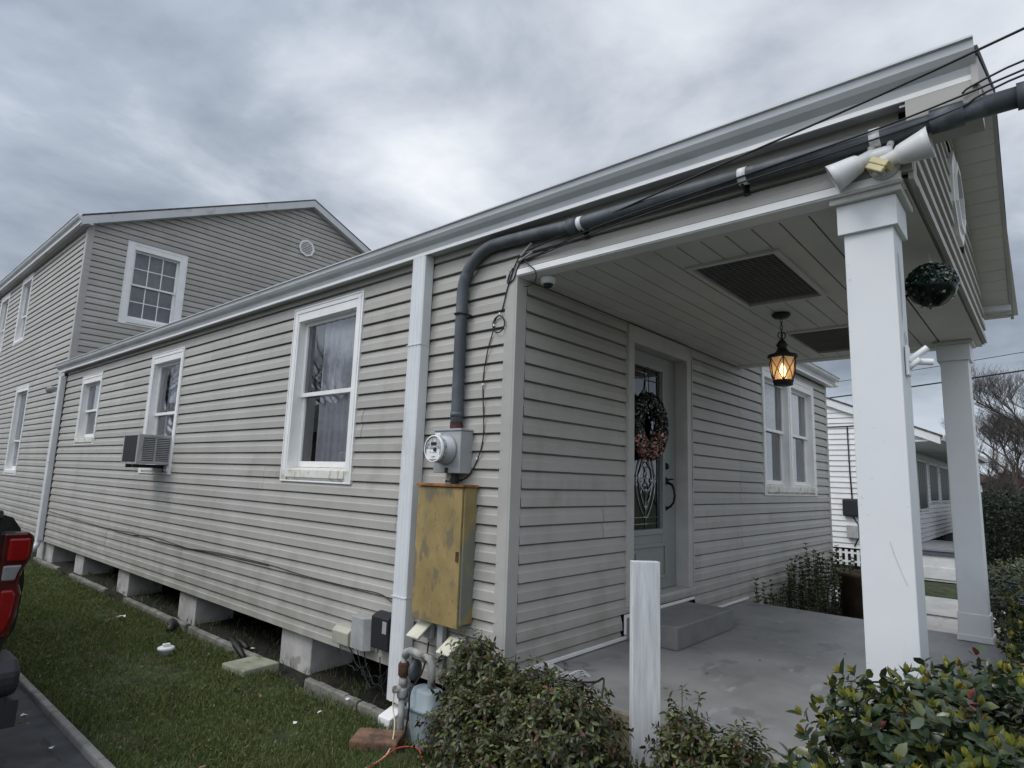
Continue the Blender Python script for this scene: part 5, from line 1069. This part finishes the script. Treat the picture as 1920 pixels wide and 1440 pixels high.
bare_tree('low bare tree just right of the far column behind the wires', 60, 1.2, 7.0, 12, .8, 5, .12, nb=4)
bare_tree('small bare treetop above the white neighbouring house roof', 34, 7.6, 8.0, 21, .5, 5, .10, nb=3)
bare_tree('large bare tree standing across the driveway, reflected in the side windows', -9.5, 17.0, 9.5, 31, .6, 5, .22, nb=4)
bare_tree('second bare tree across the driveway, farther back', -8.0, 25.0, 9.5, 33, .6, 5, .2, nb=3)
for i, (x, y, h, s, m_r) in enumerate([(52, -2.2, 5.2, 41, 'redtwig'), (50, .6, 4.6, 42, 'redtwig'), (44, 1.9, 4.4, 43, 'twig'), (36, -.4, 3.4, 44, 'twig'), (38, -2.6, 4.2, 45, 'redtwig'), (60, -.6, 5.6, 46, 'twig')]):
    bare_tree(['reddish leafless thicket tree before the red-roofed house', 'leafless russet sapling in the thicket, centre', 'grey-brown sapling in the thicket beside the column', 'low brown sapling in front of the thicket above the dark hedge', 'russet sapling at the right edge of the photo', 'tall brown sapling at the back of the thicket'][i], x, y, h, s, .8, 5, .07, m_r, 'leafless thicket beyond the dark hedge', nb=4)
def hedgerow(label, x0, x1, y0, y1, top, n, ls):
    root = thing('hedge', label, 'hedge', ((x0+x1)/2, (y0+y1)/2, G0), None); off = np.array([(x0+x1)/2, (y0+y1)/2, G0])
    P = np.stack([x0+(x1-x0)*rng.random(n), y0+(y1-y0)*rng.random(n), G0+(top-G0)*rng.random(n)**.8], 1)
    k = rng.random(n); P[k < .35, 2] = top; P[(k > .35) & (k < .60), 0] = x0; P[(k > .6) & (k < .72), 1] = y1; P[(k > .72) & (k < .84), 1] = y0
    P += rng.normal(size=(n, 3))*.07+np.array([[.12*noise.noise(V(*p)*1.4) for _ in range(3)] for p in P])
    D = rnd_unit(n); D[:, 2] += .4
    leaves('foliage', P-off, D, rnd_unit(n)+np.array([0, 0, .8]), ls*(.6+.8*rng.random(n)), MT['farhedge'], root, .55)
    mb = MB(); mb.box(x0+.18, x1-.18, y0+.18, y1-.18, G0-.05, top-.16); mb.build('shade_core', MT['soil'], root, off=tuple(off)); return root  # solid dark box stands for the shade inside the hedge
hedgerow('tall dark hedge beyond the driveway at the right edge', 12.4, 15.4, -3.6, -1.35, .02, 14000, .06)
hedgerow('lower green hedge behind the tall dark hedge', 18, 22, -4.2, -.75, .08, 8000, .09)
hedgerow('long loose hedge at the foot of the thicket', 28, 31, -6, 1.2, .15, 9000, .14)
# ================================================================== the white neighbouring house
NB = thing('neighbour_house', 'white clapboard house across the drive with dark louvred shutters and a deep eave', 'house')
NX, NY = 12.2, .10; NS = Wall('x', NX, -1); NF = Wall('y', NY, -1); nprof = [(.001, 0), (.012, .93), (.0, .95), (0, 1)]
nz_ = lambda y: 1.58-.43*(y-.0)   # unused helper kept simple
siding(NS, -1.04, 5.0, lambda z: max(NY, (z-1.585)/.43), lambda z: 9.0, row=.118, prof=nprof, seams=False, dscale=2.0).build('siding_wall', MT['nbwhite'], NB)
m_ = MB(); m_.box(NX+.0, NX+.12, -.70, NY, 1.27, 1.30); m_.add([(NX-.01, -.72, 1.285), (NX-.01, NY+.02, 1.30), (NX-.01, NY+.02, 1.60), (NX+.02, -.72, 1.285), (NX+.02, NY+.02, 1.30), (NX+.02, NY+.02, 1.60)], [(0, 1, 2), (3, 5, 4)]); m_.build('gable_return', MT['nbwhite'], NB)
siding(NF, -1.04, 1.22, NX, 23, [(15.75, 17.35, -.22, 1.04), (17.7, 19.5, -.02, 1.02), (19.9, 22.0, -.02, 1.02)], row=.118, prof=nprof, seams=False, dscale=2.2).build('siding_wall', MT['nbwhite'], NB)
m_ = MB(); m_.box(NX-.03, 23, -.80, NY, 1.225, 1.25); m_.build('soffit', MT['nbwhite'], NB)
m_ = MB(); m_.extr([(0, 0), (.10, .01), (.13, .12), (0, .12)], (NX-.03, -.80, 1.235), (23, -.80, 1.235), (0, -1, 0), (0, 0, 1)); m_.build('gutter', MT['nbwhite'], NB)
m_ = MB(); q = lambda y: 1.37+.43*(y+.85)
m_.add([(NX-.12, -.90, q(-.90)), (23.2, -.90, q(-.90)), (23.2, 4.5, q(4.5)), (NX-.12, 4.5, q(4.5)), (NX-.12, 9.9, q(-.9)), (23.2, 9.9, q(-.9)),
        (NX-.12, -.90, q(-.90)-.035), (NX-.12, 4.5, q(4.5)-.035), (NX-.12, 9.9, q(-.9)-.035), (23.2, -.9, q(-.9)-.035)], [(0, 1, 2, 3), (3, 2, 5, 4), (0, 3, 7, 6), (3, 4, 8, 7), (0, 6, 9, 1)]); m_.build('roof', MT['shingle'], NB)
m_ = MB(); m_.add([(NX-.10, -.86, q(-.86)-.037), (NX-.10, 4.5, q(4.5)-.037), (NX-.10, 4.5, q(4.5)-.20), (NX-.10, -.86, q(-.86)-.20), (NX-.0, -.86, q(-.86)-.037), (NX-.0, 4.5, q(4.5)-.037), (NX-.0, 4.5, q(4.5)-.20), (NX-.0, -.86, q(-.86)-.20)], [(0, 1, 2, 3), (3, 2, 6, 7), (4, 7, 6, 5)]); m_.build('rake_board', MT['nbwhite'], NB)
for (a, b, c, d) in ((15.75, 17.35, -.22, 1.04), (17.7, 19.5, -.02, 1.02), (19.9, 22.0, -.02, 1.02)):
    m_ = MB(); NF.box(m_, a, a+.06, -.02, .03, c, d); NF.box(m_, b-.06, b, -.02, .03, c, d); NF.box(m_, a, b, -.02, .05, c-.05, c); NF.box(m_, a, b, -.02, .03, d-.05, d); w_ = m_.build('window', MT['nbwhite'], NB)
    m_ = MB(); k = 5
    for i in range(k):
        aa = a+.08+(b-a-.16)*i/k; bb_ = a+.08+(b-a-.16)*(i+1)/k-.05; NF.box(m_, aa, bb_, -.01, .012, c+.02, d-.06)
    m_.build('shutter', MT['shutter'], w_); m_ = MB(); NF.box(m_, a+.06, b-.06, -.06, -.045, c, d-.05); m_.build('pane', MT['dark'], w_)
m_ = MB(); m_.box(NX+.05, NX+.10, .1, 9, G0, -1.04); m_.box(NX+.3, 23, NY+.1, NY+.15, G0, -1.04); m_.build('shade_panel', MT['dark'], NB)  # dark panels painted in for the shade under the raised floor
m_ = MB(); y = .25
while y < 3.2: m_.box(NX-.03, NX-.015, y, y+.055, -1.40, -1.075); y += .115
m_.box(NX-.014, NX-.0, .2, 3.2, -1.16, -1.12); m_.box(NX-.014, NX-.0, .2, 3.2, -1.34, -1.30); m_.build('picket_skirt', MT['nbwhite'], NB)
m_ = MB(); m_.box(NX-.13, NX-.013, .56, .98, -.37, .0); o = m_.build('meter_housing', MT['black'], NB, bevel=.03)
m_ = MB(); m_.box(NX-.12, NX-.013, .70, .92, -.82, -.56); m_.build('junction_box', MT['greyp'], NB, bevel=.006)
cb_ = MB(); cb_.smooth = True; cb_.tube([(NX-.03, .83, 1.57), (NX-.03, .82, .6), (NX-.03, .80, 0)], .014, 6); cb_.tube([(NX-.03, .80, -.37), (NX-.03, .70, -.55), (NX-.03, .68, -.75), (NX-.03, .80, -1.0)], .012, 6); cb_.tube([(NX-.03, 2.2, 1.56), (NX-.03, .83, 1.58), (NX-.03, .15, 1.62)], .012, 6); cb_.build('wall_cable', MT['cable'], NB)
t = thing('neighbour_porch', 'low white block porch of the neighbouring house with a grey cap and slate band', 'porch', (12.6, -1.0, G0))
for nm, mm, b in (('block_wall', 'block', (11.52, 14.2, -1.15, -.36, G0-.04, -.985)), ('block_course', 'block', (11.50, 11.515, -1.15, -.36, G0+.005, -1.20)), ('slate_band', 'nbblue', (11.49, 14.2, -1.18, -.34, -.984, -.905)), ('cap', 'nbgrey', (11.47, 14.2, -1.20, -.32, -.904, -.86))):
    m_ = MB(); m_.box(*b); loc(t, m_.build(nm, MT[mm], t, bevel=.004))
# unseen house added across the driveway to block low sky light and darken reflections
t = thing('far_house', 'unseen dark house added across the driveway to block low light and darken window reflections', 'house', (-11, 12, G0))
for nm, mm, bb_ in (('wall', 'brownhouse', (-14, -7.6, 5, 24, G0, 1.5)),):
    m_ = MB(); m_.box(*bb_); loc(t, m_.build(nm, MT[mm], t))
m_ = MB(); m_.add([(-7.1, 4.6, 1.4), (-7.1, 24.4, 1.4), (-10.8, 24.4, 3.0), (-10.8, 4.6, 3.0), (-14.5, 4.6, 1.4), (-14.5, 24.4, 1.4)], [(0, 1, 2, 3), (3, 2, 5, 4), (0, 3, 4), (1, 5, 2)]); loc(t, m_.build('roof', MT['greyroof'], t))
# far houses and the power lines
def far_house(label, x0, x1, y0, y1, h, rh, roofm, wallm):
    t = thing('far_house', label, 'house', ((x0+x1)/2, (y0+y1)/2, G0), None)
    m_ = MB(); m_.box(x0, x1, y0, y1, G0, G0+h); loc(t, m_.build('wall', MT[wallm], t))
    m_ = MB(); ym = (y0+y1)/2; z = G0+h; m_.add([(x0-.5, y0-.5, z-.15), (x1+.5, y0-.5, z-.15), (x1+.5, ym, z+rh), (x0-.5, ym, z+rh), (x0-.5, y1+.5, z-.15), (x1+.5, y1+.5, z-.15), (x0-.5, y0-.5, z-.35), (x0-.5, y1+.5, z-.35)], [(0, 1, 2, 3), (3, 2, 5, 4), (0, 3, 4), (0, 4, 7, 6)]); loc(t, m_.build('roof', MT[roofm], t))
    y = y0+.6
    while y < y1-1.2:
        m_ = MB(); m_.box(x0-.05, x0+.02, y, y+.9, G0+1.0, G0+2.4); w_ = loc(t, m_.build('window', MT['white'], t)); m_ = MB(); m_.box(x0-.07, x0-.055, y+.35, y+.8, G0+1.1, G0+2.3); m_.build('pane', MT['dark'], w_); y += 2.0
    return t
far_house('distant house with a red roof and white window frames at the right edge', 66, 74, -7.0, .75, 2.9, 1.0, 'redroof', 'brownhouse')
far_house('distant brown house with a grey roof behind the thicket', 62, 70, 1.4, 9, 3.0, 1.9, 'greyroof', 'brownhouse')
far_house('distant low grey building beyond the thicket at the horizon', 95, 110, -14, -2, 3.6, 1.6, 'greyroof', 'brownhouse')
for (z, sg, lb, r) in ((5.15, .35, 'upper of the thin power lines crossing the sky beside the far column', .012), (4.45, .30, 'thicker twisted power line just below the thin one', .028)):
    a = V(28, 9, z-.35); b = V(21, -18, z+1.0+.6); cable('power_line', [[a.lerp(b, k/8)+V(0, 0, -sg*4*(k/8)*(1-k/8)) for k in range(-1, 9)]], lb, r=r, cat='power line')['group'] = 'power lines over the neighbouring drive'
# ================================================================== the pickup
t = thing('pickup_truck', 'black pickup truck on the driveway with a red tail lamp at the left edge', 'pickup truck', (-3.0, 4.5, G0))
XR, XL, YB = -1.995, -3.95, 1.72; zg = G0
m_ = MB()
def ring(y, x0, x1, pts): return [(x1-(p if False else p), y, z) for p, z in pts]
sidep = [(.06, zg+.62), (.01, zg+.72), (.0, zg+.95), (.02, zg+1.12), (.05, zg+1.24), (.09, zg+1.30), (.13, zg+1.315)]
for (ya, yb) in ((YB, YB+1.85),):
    A = [(XR-p, ya, z) for p, z in sidep]; B = [(XR-p, yb, z) for p, z in sidep]; n = len(A)
    m_.add(A+B, [(i, i+1, n+i+1, n+i) for i in range(n-1)]); A2 = [(XL+p, ya, z) for p, z in sidep]; B2 = [(XL+p, yb, z) for p, z in sidep]; m_.add(A2+B2, [(n+i, n+i+1, i+1, i) for i in range(n-1)])
m_.box(XL+.05, XR-.05, YB+.03, YB+1.85, zg+.6, zg+.75); m_.box(XR-.16, XR-.13, YB+.04, YB+1.85, zg+.75, zg+1.31); m_.box(XL+.13, XL+.16, YB+.04, YB+1.85, zg+.75, zg+1.31)
m_.add([(XR-p, YB, z) for p, z in sidep]+[(XR-.19, YB, zg+1.315), (XR-.19, YB, zg+.62)], [tuple(range(9))])
loc(t, m_.build('bed', MT['truck'], t, smooth=False))
m_ = MB(); m_.smooth = True
prof_ = [(YB+1.86, .60), (YB+1.86, 1.35), (YB+1.95, 1.42), (YB+2.2, 1.86), (YB+3.6, 1.90), (YB+4.4, 1.42), (YB+5.6, 1.28), (YB+5.75, 1.1), (YB+5.8, .55), (YB+5.0, .45), (YB+2.2, .45)]
m_.smooth = False; m_.extr([(a, zg+b) for a, b in prof_], (XL+.04, 0, 0), (XR-.04, 0, 0), (0, 1, 0), (0, 0, 1)); loc(t, m_.build('cab', MT['truck'], t, bevel=.05))
m_ = MB(); m_.box(XL+.03, XR-.03, YB+2.3, YB+3.6, zg+1.42, zg+1.78); loc(t, m_.build('side_window', MT['dark'], t))
m_ = MB(); m_.box(XL+.20, XR-.20, YB-.02, YB+.05, zg+.66, zg+1.30); m_.box(XL+.19, XR-.135, YB-.045, YB+.06, zg+1.285, zg+1.345); tg = loc(t, m_.build('tailgate', MT['truck'], t, bevel=.02))
for s, xx in ((1, XR), (-1, XL)):
    def lens(nm, mm, prof_, par, y0_, w_, bv):
        m2 = MB(); P_ = [(xx-s*o_, zg+z_) for o_, z_ in prof_]+[(xx-s*w_, zg+prof_[-1][1]), (xx-s*w_, zg+prof_[0][1])]
        m2.extr(P_, (0, y0_, 0), (0, YB+.12, 0), (1, 0, 0), (0, 0, 1)); return m2.build(nm, MT[mm], par, bevel=bv)
    tlm = loc(t, lens('tail_lamp', 'redd', [(.02, 1.225), (-.012, 1.20), (-.010, 1.09), (.022, 1.02), (.030, .96), (.012, .90), (.022, .78), (.045, .68)], t, YB-.045, .125, .014))
    lens('lamp_lens', 'red', [(.004, 1.195), (.004, 1.105), (.014, 1.075)], tlm, YB-.054, .10, .012)
    lens('reversing_lens', 'clear', [(.026, 1.055), (.044, 1.01), (.050, .975)], tlm, YB-.053, .11, .010)
    lens('lamp_lens', 'red', [(.050, .93), (.036, .90), (.044, .79), (.066, .715)], tlm, YB-.054, .105, .012)
m_ = MB(); m_.extr([(YB-.16, .42), (YB-.20, .46), (YB-.20, .55), (YB-.14, .595), (YB+.12, .595), (YB+.12, .42)], (XL+.02, 0, zg), (XR+.005, 0, zg), (0, 1, 0), (0, 0, 1)); loc(t, m_.build('rear_bumper', MT['bumper'], t, bevel=.03))
m_ = MB(); m_.box(XR-.34, XR+.015, YB-.17, YB+.10, zg+.27, zg+.40)
for i in range(5): m_.box(XR-.30+i*.06, XR-.28+i*.06, YB-.172, YB-.168, zg+.34, zg+.42)
loc(t, m_.build('bumper_step', MT['bumper'], t, bevel=.03))
for xx in (XR-.27, XL+.02):
    for yy in (YB+1.05, YB+4.75):
        m_ = MB(); m_.smooth = True; m_.lathe([(.24, 0), (.37, .0), (.395, .044), (.395, .22), (.37, .25), (.24, .25)], (xx, yy, zg+.395-.035), (1, 0, 0), 28, caps=False); w_ = loc(t, m_.build('wheel', MT['tyre'], t)); m_ = MB(); m_.lathe([(.245, .02), (.22, .05), (.20, .12), (.05, .16), (.05, .20), (.20, .20), (.245, .23)], (xx, yy, zg+.36), (1, 0, 0), 18); m_.build('rim', MT['rim'], w_)
